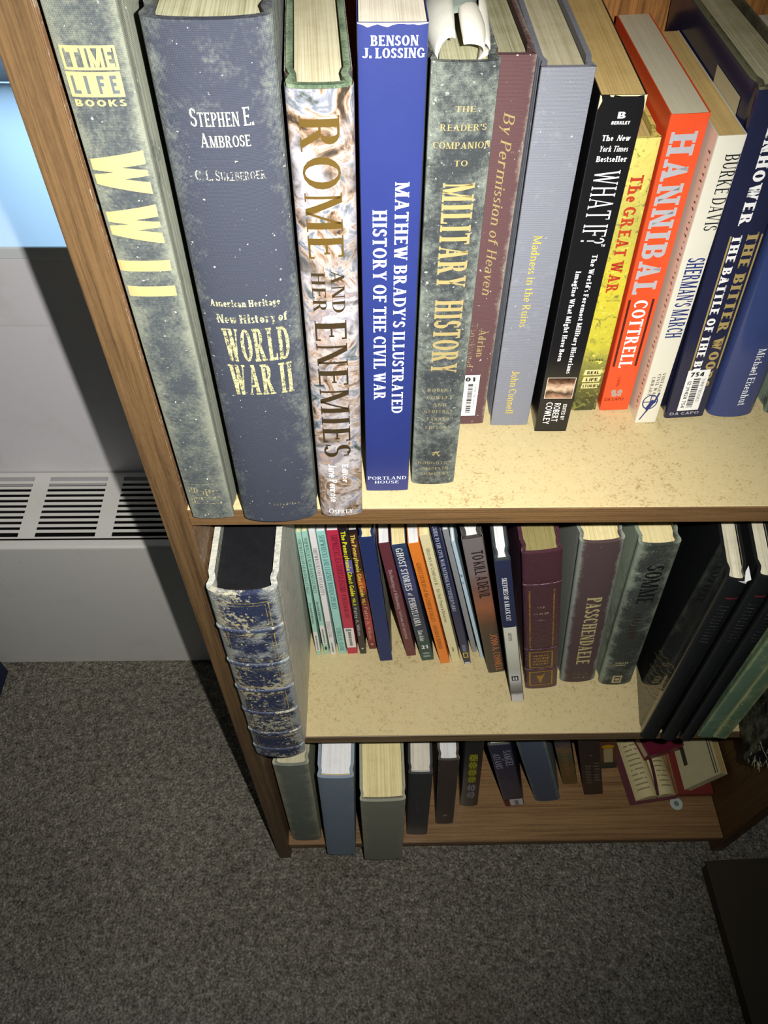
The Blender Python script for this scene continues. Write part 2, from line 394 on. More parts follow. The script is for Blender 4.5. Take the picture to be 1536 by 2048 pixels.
            for i in (0, 1): s.arc(l + .2 + .4 * i, X - .24, .2 + w / 2, .24, 0, 150); s.st(l + .4 * (i + 1), 0, X - .22, True, False)
        elif c == 'o': s.arc(.28, X / 2, .28, X / 2, 0, 360)
        elif c == 'r': s.st(l, 0, X); s.arc(l + .22, X - .2, .24, .2, 40, 160, w, t * 1.6)
        elif c == 's': s.arc(.2, X * .74, .19, X * .26, 30, 270); s.arc(.2, X * .26, .2, X * .26, -150, 90)
        elif c == 't': s.st(l + .06, .1, .9, False, False); s.arc(l + .2, .16, .2, .16, 180, 320); s.hb(l - .1, l + .28, X - t / 2)
        elif c == 'u': s.st(l, .2, X, False); s.arc(l + .2, .22, .2 + w / 2, .22, 180, 330); s.st(l + .4, 0, X, True, True)
        elif c == 'v': a = S_ + .26; s.dg(a, 0, S_ + w / 2, X, w); s.dg(a, 0, 2 * a - S_ - w / 2, X, t * 1.2); s.fo(S_ + w / 2, X, w)
        elif c == 'w': a = S_ + w / 2; s.dg(a + .16, 0, a, X, w); s.dg(a + .16, 0, a + .32, X, t * 1.2); s.dg(a + .46, 0, a + .3, X, w); s.dg(a + .46, 0, a + .62, X, t * 1.2)
        elif c == 'x': s.dg(.42, 0, .08, X, w); s.dg(.06, 0, .42, X, t)
        elif c == 'y': a = S_ + .26; s.dg(a, 0, S_ + w / 2, X, w); s.dg(a - .14, -.3, 2 * a - S_ - w / 2, X, t * 1.3); s.fo(S_ + w / 2, X, w)
        elif c == 'z': s.hb(0, .42, X - t / 2); s.hb(0, .44, t / 2); s.dg(w / 2, 0, .42 - w / 2, X, w)
        P = s.P; adv = max([x for q in P for x, y in q], default=.18) + .11
        if c == ' ': P, adv = [], .3
        mn = min([x for q in P for x, y in q], default=0)
        P = [[(x - mn + s.slant * y, y) for x, y in q] for q in P]
        s.cache[c] = (P, adv - mn); return s.cache[c]
    def line(s, txt, small=0, gap=0):
        """polygons scaled to a unit box (x 0-1, cap height 0-1); small: lower case drawn as small capitals of that height"""
        out = []; x = 0
        for c in txt:
            k = 1
            if small and c.islower(): c = c.upper(); k = small
            P, adv = s.glyph(c)
            out += [[(x + a * k, b * k) for a, b in q] for q in P]; x += adv * k + gap
        L = max([a for q in out for a, b in q], default=1)
        return [[(a / L, b) for a, b in q] for q in out]

SERIF = Face(); BOLD = Face(.24, .1, .07, .07); ROMAN = Face(.19, .06, .08, .035); THIN = Face(.12, .06, .08, .04)
SANS = Face(.15, .13, 0); SANSB = Face(.24, .2, 0); ITAL = Face(.13, .06, .06, .04, .25); SLAB = Face(.25, .15, .1, .13); BLOCK = Face(.3, .16, .09, .1)
TALL = Face(.26, .09, .08, .06); LIGHT = Face(.1, .09, 0); ITALB = Face(.2, .1, .05, .06, .2)

def clip_half(P, x, keep_less):
    out = []
    for i in range(len(P)):
        a, b = P[i], P[(i + 1) % len(P)]; ia, ib = (a[0] <= x) == keep_less, (b[0] <= x) == keep_less
        if ia: out.append(a)
        if ia != ib:
            f = (x - a[0]) / (b[0] - a[0]); out.append((x, a[1] + f * (b[1] - a[1])))
    return out
def split_cols(P, step):
    x0, x1 = min(p[0] for p in P), max(p[0] for p in P)
    if x1 - x0 < step: return [P]
    a = math.floor(x0 / step); out = []
    while a * step < x1:
        q = clip_half(clip_half(P, a * step, False), (a + 1) * step, True)
        if len(q) > 2: out.append(q)
        a += 1
    return out
def rect(u0, u1, f0, f1): return [[(u0, f0), (u1, f0), (u1, f1), (u0, f1)]]
def frame_(u0, u1, f0, f1, tu, tf): return rect(u0, u1, f0, f0 + tf) + rect(u0, u1, f1 - tf, f1) + rect(u0, u0 + tu, f0, f1) + rect(u1 - tu, u1, f0, f1)
def disc(u, f, ru, rf, n=14): return [[(u + ru * cos(2 * pi * i / n), f + rf * sin(2 * pi * i / n)) for i in range(n)]]
def ring(u, f, ru, rf, k=.75, n=18):
    o = []
    for i in range(n):
        a, b = 2 * pi * i / n, 2 * pi * (i + 1) / n
        o.append([(u + ru * cos(a), f + rf * sin(a)), (u + ru * cos(b), f + rf * sin(b)), (u + ru * k * cos(b), f + rf * k * sin(b)), (u + ru * k * cos(a), f + rf * k * sin(a))])
    return o
def vtext(face, txt, u0, u1, f0, f1, **k): return [[(u0 + y * (u1 - u0), f0 + x * (f1 - f0)) for x, y in q] for q in face.line(txt, **k)]
def htext(face, txt, u0, u1, f0, f1, **k): return [[(u0 + x * (u1 - u0), f1 - y * (f1 - f0)) for x, y in q] for q in face.line(txt, **k)]

def marks(u0, u1, f0, f1, n, vert=False, seed=1):
    """traces of lettering too rubbed or too far away to read"""
    r = random.Random(seed); out = []
    for i in range(n):
        a, b = i / n, (i + .45 + .3 * r.random()) / n; c, d = (r.random() * .2, 1 - r.random() * .2)
        if vert: out += rect(u0 + (u1 - u0) * c, u0 + (u1 - u0) * d, f0 + (f1 - f0) * a, f0 + (f1 - f0) * b)
        else: out += rect(u0 + (u1 - u0) * a, u0 + (u1 - u0) * b, f0 + (f1 - f0) * c, f0 + (f1 - f0) * d)
    return out

# ------------------------------------------------------------------ books
class Book:
    """origin at the foot of the spine, spine looking to -y, thickness along x, height along z"""
    def __init__(s, x, y, z, yaw, lean, T, H, D, label, kind='hard', bulge=.002, sq=.5, cover=None, pages=None, group=None, board=.0028, jacket=None, name=None, cat='book', gap=.004, parent=None):
        s.T, s.H, s.D, s.b, s.sq, s.kind = T, H, D, bulge, sq, kind
        ln, yw = radians(lean), radians(yaw); h = T / 2; s.h = h
        s.e = empty(name or ('hardcover_book' if kind == 'hard' else 'paperback_book'), (x, y + bulge * .45, z + .0003 + abs(sin(ln)) * h), (0, ln, yw)); s.off = .0002
        tag(s.e, label, cat, group)
        s.base = .0015 if kind == 'hard' else .0007
        if kind == 'hard':
            right = [(h, D), (h, .014), (h - .0009, .0105), (h - .0014, .008), (h - .0009, .0055), (h - .0001, .003)]
            if T < .012: right = [(h, D), (h, .003)]
        else: right = [(h, D), (h, .002)]
        n = 14; arc = [(h * sin(radians(90 - 180 * i / n)), s.ys(h * sin(radians(90 - 180 * i / n)), 0)) for i in range(n + 1)]
        prof = right + arc + [(-a, b) for a, b in reversed(right)]
        th = board if kind == 'hard' else .0005
        s.e_cover = s.shell('cover', prof, th, 0, H, cover, s.e)
        if jacket:
            jp = s.offset(prof, -.0007); s.shell('dust_jacket', jp, .0004, .0006, H - .0012, jacket, s.e); s.off = .0010
        hi = h - th - .0003; m = gap if kind == 'hard' else .0002
        fr = []; k = 12
        for i in range(k + 1):
            u = -hi + 2 * hi * i / k; fr.append((u, s.ys(u * h / hi * .985, 0) + th + (.0012 if kind == 'hard' else .0001)))
        dd = D - (.0035 if kind == 'hard' else .0003); cc = (.0035 if kind == 'hard' else 0)
        bk = [(hi - 2 * hi * i / k, dd - cc * (1 - ((hi - 2 * hi * i / k) / hi) ** 2)) for i in range(k + 1)]
        mb = MB(); mb.prism(fr + bk, m, H - m); s.pages = mk('pages', mb, pages, s.e)
        s.hi, s.th, s.gap = hi, th, m
    def ys(s, u, off=None):
        off = s.off if off is None else off
        c = max(0., 1 - (u / s.h) ** 2) ** .5
        return s.base - s.b * c ** s.sq - off
    def offset(s, P, d):
        out = []
        for i in range(len(P)):
            a, b = P[max(0, i - 1)], P[min(len(P) - 1, i + 1)]; t = Vector((b[0] - a[0], b[1] - a[1]))
            t = t.normalized() if t.length else Vector((0, -1)); nrm = Vector((t.y, -t.x)) ; nrm = -nrm if False else nrm
            out.append((P[i][0] - nrm.x * d * -1, P[i][1] - nrm.y * d * -1))
        return out
    def shell(s, name, P, th, z0, z1, mat, par):
        I = s.offset(P, th); mb = MB(); n = len(P)
        r = lambda Q, z: [(x, y, z) for x, y in Q]
        o = 0; mb.v = r(P, z0) + r(P, z1) + r(I, z0) + r(I, z1)
        for i in range(n - 1):
            mb.f += [(i, i + 1, n + i + 1, n + i), (2 * n + i + 1, 2 * n + i, 3 * n + i, 3 * n + i + 1), (n + i, n + i + 1, 3 * n + i + 1, 3 * n + i), (i + 1, i, 2 * n + i, 2 * n + i + 1)]
        mb.f += [(0, n, 3 * n, 2 * n), (n - 1, 2 * n + n - 1, 3 * n + n - 1, n + n - 1)]
        return mk(name, mb, mat, par, smooth=True)
    def pr(s, polys, mat, name='lettering', lift=0, label=None):
        """print polygons given in spine fractions (u 0-1 left to right, f 0-1 top to bottom)"""
        mb = MB(); st = max(.0012, s.T / 14)
        for q in polys:
            P = [((u - .5) * s.T, (1 - f) * s.H) for u, f in q]
            for c in (split_cols(P, st) if s.b > .0008 else [P]):
                mb.poly([(max(-s.h * .999, min(s.h * .999, x)), s.ys(max(-s.h * .999, min(s.h * .999, x))) - lift, z) for x, z in c])
        me = bpy.data.meshes.new(name); me.from_pydata(mb.v, [], mb.f); me.update(); o = link(name, me, mat, s.e)
        if label: o['label'] = label
        return o
    def prl(s, lines, mat):
        for q in lines: s.pr(q, mat)
    def prs(s, polys, mat, name='ruled_line', lift=0):
        for q in polys: s.pr([q], mat, name, lift)
    def sticker(s, u0, u1, f0, f1, num='754', shear=0, code='12 39428 754', words='THRIFTBOOKS', label='white stock sticker with a barcode'):
        white = ink(srgb(236, 236, 236), .4); dk = ink(srgb(28, 28, 30), .5)
        o = s.pr(rect(u0, u1, f0, f1), white, 'sticker', .00025, label)
        w, h = u1 - u0, f1 - f0; P = []
        random.seed(int(h * 1e5)); f = f0 + h * .2
        while f < f1 - h * .08:
            t = h * random.choice((.012, .02, .03)); P += rect(u0 + w * .36, u0 + w * .66, f, f + t); f += t + h * random.choice((.012, .02))
        if num: P += htext(SANSB, num, u0 + w * .15, u0 + w * .75, f0 + h * .05, f0 + h * .15)
        if words: P += vtext(LIGHT, words, u0 + w * .74, u0 + w * .88, f0 + h * .2, f0 + h * .78)
        if code: P += vtext(SANS, code, u0 + w * .12, u0 + w * .28, f0 + h * .25, f0 + h * .92)
        p = s.pr(P, dk, 'barcode', .0004); p.parent = o
        return o
    def band(s, f, hgt, pro, mat, name='raised_band'):
        mb = MB(); rows = []
        for k in range(7):
            a = pi * k / 6; row = []
            for i in range(17):
                u = s.h * .99 * sin(radians(-90 + 180 * i / 16)); row.append((u * (1 + .3 * pro / s.h * sin(a)), s.ys(u, 0) - pro * sin(a) + .0002, (1 - f) * s.H + hgt / 2 * cos(a)))
            rows.append(row)
        mb.grid(rows)
        return mk(name, mb, mat, s.e, smooth=True, fix=False)
    def headband(s, mat):
        mb = MB(); n = 14; z = s.H - s.gap - .0004
        ring_ = [(s.hi * .95 * sin(radians(-90 + 180 * i / n)), 0) for i in range(n + 1)]
        A = [(u, s.ys(u, 0) + s.th + .0002, z) for u, _ in ring_]; B = [(u, s.ys(u, 0) + s.th + .0022, z + .0012) for u, _ in ring_]; Cc = [(u, s.ys(u, 0) + s.th + .0036, z) for u, _ in ring_]
        mb.grid([A, B, Cc]); return mk('headband', mb, mat, s.e, smooth=True, fix=False)

# ------------------------------------------------------------------ the setting
def struct(name, mb, mat, **k): o = mk(name, mb, mat, **k); o['kind'] = 'structure'; return o
WALLP = painted(srgb(238, 235, 240), .6, .12)
mb = MB(); mb.box(-2.6, 2.8, -2.8, 1.0, -.08, 0); struct('floor', mb, carpet_mat())
mb = MB(); mb.box(-2.6, 2.8, -2.8, 1.0, 2.6, 2.68); struct('ceiling', mb, painted(srgb(150, 148, 140), .8))
mb = MB(); mb.box(-2.68, -2.6, -2.8, 1.0, 0, 2.6); struct('wall_left', mb, painted(srgb(140, 136, 126), .8))
mb = MB(); mb.box(2.8, 2.88, -2.8, 1.0, 0, 2.6); struct('wall_right', mb, painted(srgb(140, 136, 126), .8))
mb = MB(); mb.box(-2.6, 2.8, -2.88, -2.8, 0, 2.6); struct('wall_front', mb, painted(srgb(140, 136, 126), .8))
mb = MB(); mb.box(-2.6, 2.8, .47, 1.0, 0, .728); mb.box(-2.6, 2.8, .90, 1.0, 1.40, 2.6); mb.box(-2.6, -1.7, .90, 1.0, .728, 1.40); mb.box(1.9, 2.8, .90, 1.0, .728, 1.40)  # unseen window opening shaped low so less daylight fills the room
struct('wall_back', mb, WALLP)
mb = MB(); mb.box(-2.6, 2.8, .468, .4699, .633, .7279); struct('trim_1', mb, WALLP, bevel=.001)           # apron strip below the sill
sill = N('sill_laminate'); sill.bump(sill.noise(40, 3), .05, .0005)
mb = MB(); mb.box(-2.6, 2.8, .466, .90, .7281, .744); struct('trim_2', mb, sill.fin(srgb(232, 236, 240), .32, .5), bevel=.002)
we = empty('window_1', (0, .93, .744)); we['kind'] = 'structure'
FR = painted(srgb(214, 216, 220), .45)
for x0, x1, z0, z1 in ((-1.7, 1.9, 0, .06), (-1.7, 1.9, .60, .656), (-1.7, -1.64, .06, .60), (1.84, 1.9, .06, .60), (-.52, -.46, .06, .60), (.66, .72, .06, .60)):
    mb = MB(); mb.box(x0, x1, -.03, .03, z0, z1); mk('window_frame', mb, FR, we, bevel=.003)
gl = N('window_glass'); tr = gl.n('ShaderNodeBsdfTransparent'); go = gl.n('ShaderNodeBsdfGlossy'); go.inputs['Roughness'].default_value = .02
mx = gl.n('ShaderNodeMixShader'); mx.inputs[0].default_value = .06; gl.l(tr.outputs[0], mx.inputs[1]); gl.l(go.outputs[0], mx.inputs[2]); gl.l(mx.outputs[0], gl.out.inputs[0])
for x0, x1 in ((-1.64, -.52), (-.46, .66), (.72, 1.84)):
    mb = MB(); mb.box(x0, x1, -.003, .003, .06, .60); mk('window_pane', mb, gl.m, we)

# heater under the window
HM = painted(srgb(232, 230, 224), .42, .12); hx0, hx1 = -1.5, 1.5
ht = tag(empty('convector_heater', (0, .40, 0)), 'long low cream metal convector heater with slotted top along the wall', 'heater')
mb = MB(); mb.box(hx0, hx1, -.066, -.050, 0, .347); mk('front_panel', mb, HM, ht, bevel=.004, seg=3)
GD = painted(srgb(234, 232, 226), .4, .1)
P0, P1, blk, gapx = -.0475, .0595, .0865, .0240
period = blk + gapx; first = -.3440 - 5 * period
def dz(y): return .3475 + (y + .066) * .08
mb = MB()
def slab(x0, x1, y0, y1):
    q = [(x0, y0, dz(y0)), (x1, y0, dz(y0)), (x1, y1, dz(y1)), (x0, y1, dz(y1))]; o = len(mb.v)
    mb.v += [(x, y, z - .0011) for x, y, z in q] + q
    mb.f += [(o, o + 3, o + 2, o + 1), (o + 4, o + 5, o + 6, o + 7)] + [(o + i, o + (i + 1) % 4, o + 4 + (i + 1) % 4, o + 4 + i) for i in range(4)]
slab(hx0, hx1, -.0499, P0); slab(hx0, hx1, P1, .0675)
nb = 9
xs = [hx0] + [v for i in range(nb) for v in (first + i * period, first + i * period + blk)] + [hx1]
for i in range(0, len(xs), 2): slab(xs[i], xs[i + 1], P0, P1)
mk('top_deck', mb, GD, ht)
ns = 11; pitch = (P1 - P0) / ns
for i in range(nb):
    x0 = first + i * period
    for j in range(1, ns):
        mb = MB(); y = P0 + j * pitch; slab(x0, x0 + blk, y - pitch * .235, y + pitch * .235); mk('slat', mb, GD, ht)
mb = MB(); mb.box(hx0, hx1, -.049, .066, .02, .03); mb.box(hx0, hx1, .058, .066, .03, .33)
mk('inner_casing', mb, painted(srgb(12, 12, 13), .9, 0), ht)  # near-black colour stands in for the deep shade under the slots

# ------------------------------------------------------------------ bookcase
WZ, WX = wood('z'), wood('x'); XR = .6627; DEP = .272; Z1, Z2, Z3 = .8445, .4645, .0590
bc = tag(empty('bookcase', (.34, .136, 0)), 'oak laminate bookcase with speckled tan shelves standing before the heater', 'bookcase')
def part(name, x0, x1, y0, y1, z0, z1, mat, par=bc, bev=.0006):
    mb = MB(); off = bc.location if par is bc else Vector((0, 0, 0))
    mb.box(x0 - bc.location.x, x1 - bc.location.x, y0 - bc.location.y, y1 - bc.location.y, z0, z1); return mk(name, mb, mat, par, bevel=bev)
WD = wood('z', srgb(136, 104, 74), srgb(86, 60, 40), .5, .55)
sp = part('side_panel', 0, .018, .0012, DEP, 0, 1.83, WD); sp['label'] = 'side panel with mouldy inner face'
part('edge_strip', -.0001, .0181, 0, .0012, 0, 1.83, WZ, sp)
sp = part('side_panel', XR, XR + .018, .0012, DEP, 0, 1.83, wood('z', srgb(92, 66, 38), srgb(58, 40, 20)))  # darker wood copy: flash falloff and grazing light put into the colour
part('edge_strip', XR - .0001, XR + .0181, 0, .0012, 0, 1.83, WZ, sp)
part('back_panel', .018, XR, .262, .268, .02, 1.83, wood('z', srgb(170, 118, 64), srgb(90, 56, 28), fine=.8))
for z, top in ((Z1, particle()), (Z2, particle()), (1.2400, particle())):
    p = part('shelf', .0183, XR - .0003, .0012, .2618, z - .0155, z, top)
    part('edge_strip', .0183, XR - .0003, 0, .0012, z - .0155, z + .0001, wood('x', srgb(118, 90, 58), srgb(72, 52, 32)) if z == Z1 else wood('x', srgb(118, 98, 70), srgb(82, 62, 40)), p)
p = part('bottom_shelf', .0183, XR - .0003, .004, .2618, Z3 - .014, Z3, wood('x', srgb(152, 118, 80), srgb(106, 78, 50), .35, fine=.7))
part('edge_strip', .0183, XR - .0003, .0025, .004, Z3 - .014, Z3, wood('x', srgb(120, 90, 58), srgb(84, 58, 34)), p)
part('kick_board', .0183, XR - .0003, .03, .042, 0, Z3 - .0142, wood('x', srgb(90, 64, 40), srgb(60, 40, 24)))
part('top_board', .0183, XR - .0003, .0012, .2618, 1.8140, 1.83, WX)

# ------------------------------------------------------------------ top shelf books
def col(r, g, b): return srgb(r, g, b)
PG = paper_edge(srgb(206, 200, 172), srgb(160, 150, 112)); PGW = paper_edge(srgb(226, 220, 204), srgb(178, 170, 150), .4); PGT = paper_edge(srgb(206, 178, 118), srgb(160, 132, 78), .35)
PGG = paper_edge(srgb(192, 190, 160), srgb(140, 136, 100), .6); PGC = paper_edge(srgb(238, 224, 170), srgb(196, 176, 122), .5); PGX = paper_edge(srgb(236, 236, 236), srgb(190, 190, 196), .35)
PGGILT = paper_edge(srgb(150, 140, 92), srgb(112, 102, 62), .5); PGY = paper_edge(srgb(206, 200, 176), srgb(180, 172, 146), .12)
GOLD = ink(srgb(222, 184, 98), .5); GOLDW = worn_ink(srgb(172, 154, 106), .30, .40); PALE = worn_ink(srgb(226, 224, 190), .36, .50, 420); FAINT = worn_ink(srgb(206, 196, 140), .50, .60, 420)
WHITE = ink(srgb(238, 238, 238)); CREAMI = ink(srgb(240, 236, 214)); BLACKI = ink(srgb(24, 24, 26)); FOIL = ink(srgb(166, 150, 102), .4, .15)

def cover_print(bk, mats): pass

b = Book(.0365, -.006, Z1, .8, -.1, .0268, .3106, .212, 'tall green-grey mouldy hardcover with big gold WWII letters, against the left side panel', bulge=.0035, sq=.45,
         cover=cloth(srgb(60, 66, 71), srgb(119, 123, 110), .64, .0272, .2, .6, 70), pages=PGG, name='hardcover_book')
P = rect(.08, .84, .129, .158); b.pr(P, GOLDW)
Q = []
for i, ch in enumerate('LIFE'): Q += htext(SANSB, ch, .14 + .18 * i, .14 + .18 * i + (.1 if ch != 'I' else .05), .133, .154)
b.pr(Q, ink(srgb(84, 92, 94), .8), lift=.0002)
P = frame_(.09, .85, .100, .127, .035, .003)
for i, (ch, u0, u1) in enumerate((('T', .16, .34), ('I', .37, .43), ('M', .46, .66), ('E', .69, .80))): P += htext(SANSB, ch, u0, u1, .103, .124)
P += htext(SANSB, 'BOOKS', .10, .83, .161, .169, gap=.12)
HV = Face(.46, .2, 0)
def wedge_w(f0, f1):
    f = lambda t: f0 + (f1 - f0) * t
    return [[(u, f(t)) for u, t in ((.9, 0), (.9, .30), (.52, .37), (.9, .44), (.9, .57), (.52, .63), (.9, .72), (.9, 1), (.0, .74), (.0, .54), (.40, .475), (.0, .42), (.0, .2))]]
P += wedge_w(.225, .285) + wedge_w(.300, .360) + rect(.02, .91, .387, .405) + rect(.0, .9, .431, .449)
b.pr(P, GOLDW)
P = []
for k in range(4): P += rect(.1, .8, .89 + .02 * k, .8915 + .02 * k) + rect(.1 + .06 * k, .13 + .06 * k, .9, .95)
P += marks(.2, .7, .905, .94, 7); b.pr(P, FAINT)

b = Book(.0802, -.0065, Z1, 2.8, -.05, .0482, .289, .178, 'thick navy cloth hardcover with worn silver-gold history title, left of the painted spine', bulge=.008, sq=.8, board=.0034,
         cover=cloth(srgb(53, 57, 69), srgb(116, 122, 114), .44, .0492, .16, .7, 62), pages=PGG, name='hardcover_book')
P = htext(SERIF, 'Stephen E.', .267, .773, .104, .128, small=.78) + htext(SERIF, 'Ambrose', .317, .728, .137, .156, small=.82)
b.pr(P, PALE)
b.pr(htext(SERIF, 'C. L. Sulzberger', .223, .822, .189, .204, small=.8), worn_ink(srgb(214, 210, 180), .46, .58, 420))
b.pr(htext(BOLD, 'American Heritage', .13, .82, .408, .421) + htext(BOLD, 'New History of', .17, .88, .437, .454), worn_ink(srgb(206, 204, 150), .43, .55, 420))
b.pr(htext(TALL, 'WORLD', .19, .87, .466, .537) + htext(TALL, 'WAR II', .19, .87, .545, .616), worn_ink(srgb(206, 198, 138), .42, .56, 420))
b.pr(marks(.45, .8, .935, .943, 9), FAINT)

RM = painting()
b = Book(.1203, -.004, Z1, 3.2, -.2, .0258, .2657, .186, 'hardcover in a painted battle-scene jacket with a dark gold title down its spine', bulge=.0045, sq=.6,
         cover=cloth(srgb(64, 80, 62), srgb(132, 150, 122), .6, .0274, .2, .2), pages=PG, jacket=RM, name='hardcover_book')
OLD = ink(srgb(82, 64, 26), .35); DKG = ink(srgb(52, 42, 26), .35)
b.pr(vtext(ROMAN, 'ROME', .16, .78, .041, .281), OLD)
b.pr(vtext(ROMAN, 'AND', .53, .77, .304, .394) + vtext(ROMAN, 'HER', .17, .42, .307, .393) + vtext(ROMAN, 'ENEMIES', .17, .78, .412, .783), DKG)
b.pr(vtext(SANS, 'Editor', .56, .70, .81, .872) + vtext(SANS, 'Jane Penrose', .24, .42, .807, .942) + htext(SERIF, 'Osprey', .18, .78, .968, .986, small=.78), WHITE)

b = Book(.1505, .0165, Z1, .5, -.5, .0282, .280, .205, 'tall royal blue book with white serif title about the Civil War', bulge=.0016, sq=.25,
         cover=plain(srgb(37, 48, 106), .4, .5, .08, 30), pages=PGW, kind='paper', name='hardcover_book')
P = htext(BOLD, 'BENSON', .19, .86, .016, .029) + htext(BOLD, 'J. LOSSING', .07, .96, .032, .045) + vtext(BOLD, "MATHEW BRADY'S ILLUSTRATED", .57, .80, .229, .743) + vtext(BOLD, 'HISTORY OF THE CIVIL WAR', .20, .44, .277, .703)
P += htext(SERIF, 'PORTLAND', .04, .94, .948, .959) + htext(SERIF, 'HOUSE', .2, .77, .963, .973)
b.pr(P, ink(srgb(206, 212, 232)))
b.pr([[(.01 + .07 * i, .0004), (.08 + .07 * i, .0004), (.08 + .07 * i, .0015 + .0045 * e1), (.01 + .07 * i, .0015 + .0045 * e0)] for i, (e0, e1) in enumerate(zip((0, .3, 1, .5, .1, .6, .9, .3, 0, 0, .2, .1, .4, .2), (.3, 1, .5, .1, .6, .9, .3, 0, 0, .2, .1, .4, .2, 0)))], ink(srgb(226, 218, 190), .8), 'worn_edge', label='chipped pale top edge')

b = Book(.1815, .0225, Z1, .6, -.6, .0292, .2638, .195, 'charcoal hardcover speckled with grey mould, gold military history title, torn papers on top', bulge=.004, sq=.6,
         cover=cloth(srgb(50, 54, 57), srgb(122, 129, 120), .60, .0292, .12, 1.15, 260, spcol=(.36, .40, .35, 1)), pages=PGG, name='hardcover_book')
P = htext(SERIF, 'THE', .39, .69, .065, .074) + htext(SERIF, "READER'S", .18, .88, .094, .104) + htext(SERIF, 'COMPANION', .09, .97, .123, .134) + htext(SERIF, 'TO', .43, .64, .154, .164)
P += vtext(TALL, 'MILITARY', .28, .79, .194, .408) + vtext(TALL, 'HISTORY', .28, .79, .437, .627); b.pr(P, FOIL)
P = []
for t, u0, u1, f0, f1 in (('ROBERT', .24, .74, .673, .681), ('COWLEY', .24, .77, .695, .704), ('AND', .37, .65, .717, .726), ('GEOFFREY', .2, .8, .738, .747), ('PARKER', .26, .74, .762, .771), ('EDITORS', .24, .78, .791, .799), ('HOUGHTON', .13, .89, .914, .923), ('MIFFLIN', .25, .82, .935, .944), ('COMPANY', .2, .86, .954, .963)): P += htext(SERIF, t, u0, u1, f0, f1, gap=.12)
P += rect(.38, .63, .781, .7825) + [[(.4, .88), (.6, .876), (.55, .886)], [(.52, .884), (.62, .892), (.58, .896)], [(.42, .886), (.52, .882), (.46, .893)]]
b.pr(P, worn_ink(srgb(150, 140, 100), .40, .52, 420))
# crumpled leaves sticking up out of the text block
TP = plain(srgb(226, 224, 212), .8, .2, .1, 40)
for i, (x0, ya, yb, r, a0, a1, tl, thin_) in enumerate(((.002, .005, .075, .0065, -60, 120, .10, 0), (-.0055, .004, .09, .0075, 70, 250, -.06, 1), (.006, .012, .10, .0050, -80, 90, .14, 0), (-.001, .03, .12, .0080, 20, 190, .05, 2))):
    rows = []
    for k in range(19):
        t = k / 18; y = ya + (yb - ya) * t; rr = r * (.55 + .5 * sin(pi * min(1, t * 1.15 + .1))); row = []
        for m in range(12):
            a = radians(a0 + (a1 - a0) * m / 11 + 10 * sin(4 * t + i)); row.append((x0 + tl * y * .4 + rr * cos(a) * 1.1 + .0005 * sin(6 * t + m * .5), y + .0015 * sin(.6 * m + i), b.H - .0045 + rr * (1.02 + sin(a)) + .0006 * sin(7 * t + m * .4)))
        rows.append(row)
    mb = MB(); mb.grid(rows)
    o = mk('torn_leaf', mb, (TP, plain(srgb(196, 196, 186), .8), plain(srgb(120, 130, 122), .7))[thin_], b.e, smooth=True, fix=False); sm = o.modifiers.new('sheet', 'SOLIDIFY'); sm.thickness = .0003

b = Book(.2107, .079, Z1, 1.0, -.5, .0222, .2455, .150, 'maroon ribbed hardcover with gold italic title, half hidden behind the charcoal one', bulge=.0018, sq=.4,
         cover=cloth(srgb(92, 66, 68), srgb(150, 140, 128), .28, .0222, .3, .9, 60, 1.6), pages=PGG, name='hardcover_book')
b.pr(vtext(ITAL, 'By Permission of Heaven', .42, .68, .107, .55) + vtext(SERIF, 'Adrian', .48, .70, .656, .747), FOIL)
b.pr(vtext(SERIF, 'Tinniswood', .24, .42, .637, .784), FAINT); b.sticker(.16, .68, .81, .965, '01', code='')

b = Book(.2403, .077, Z1, -.4, -1.2, .0268, .2406, .150, 'silver-grey linen hardcover with small yellow title', bulge=.0012, sq=.25,
         cover=cloth(srgb(127, 130, 141), srgb(156, 158, 166), .45, .0268, .03, .5, 260, 2.2, spcol=(.85, .86, .9, 1), rough=.7), pages=PG, name='hardcover_book')
b.prl((vtext(THIN, 'Madness in the Ruins', .35, .53, .37, .636), vtext(THIN, 'John Connell', .35, .54, .786, .951)), ink(srgb(222, 190, 60)))

BK = plain(srgb(24, 24, 26), .22, .5, .1, 50)
b = Book(.2694, .071, Z1, -1.6, -1.6, .0228, .2308, .145, 'black paperback with a tall thin white question title', kind='paper', bulge=.0006, sq=.3, cover=BK, pages=PGT)
P = htext(SANSB, 'B', .46, .63, .034, .048) + htext(Face(.26, .2, 0, .1, .15), 'BERKLEY', .35, .76, .0535, .0605)
P += htext(BOLD, 'The', .223, .47, .0835, .096) + htext(ITALB, 'New', .55, .85, .0835, .096) + htext(ITALB, 'York Times', .206, .854, .107, .120) + htext(BOLD, 'Bestseller', .186, .884, .130, .143)
P += vtext(THIN, 'WHAT IF?', .22, .80, .162, .347) + vtext(BOLD, "The World's Foremost Military Historians", .59, .72, .378, .764) + vtext(BOLD, 'Imagine What Might Have Been', .26, .39, .425, .719)
P += vtext(SANS, 'EDITED BY', .72, .83, .885, .950) + vtext(SANS, 'ROBERT', .45, .64, .880, .957) + vtext(SANS, 'COWLEY', .2, .4, .877, .967) + htext(SANS, 'TM', .74, .84, .349, .356)
b.pr(P, WHITE)
b.pr(frame_(.09, .935, .78, .862, .02, .002), ink(srgb(206, 190, 170)))
b.pr(rect(.11, .915, .782, .860), zprint(((.13, srgb(196, 150, 120)), (.16, srgb(40, 26, 20)), (.18, srgb(206, 176, 150)), (.2, srgb(96, 60, 44)), (.22, srgb(20, 14, 12))), .2308, .03, 120), 'cover_photo', label='small brown oval-faced photograph')
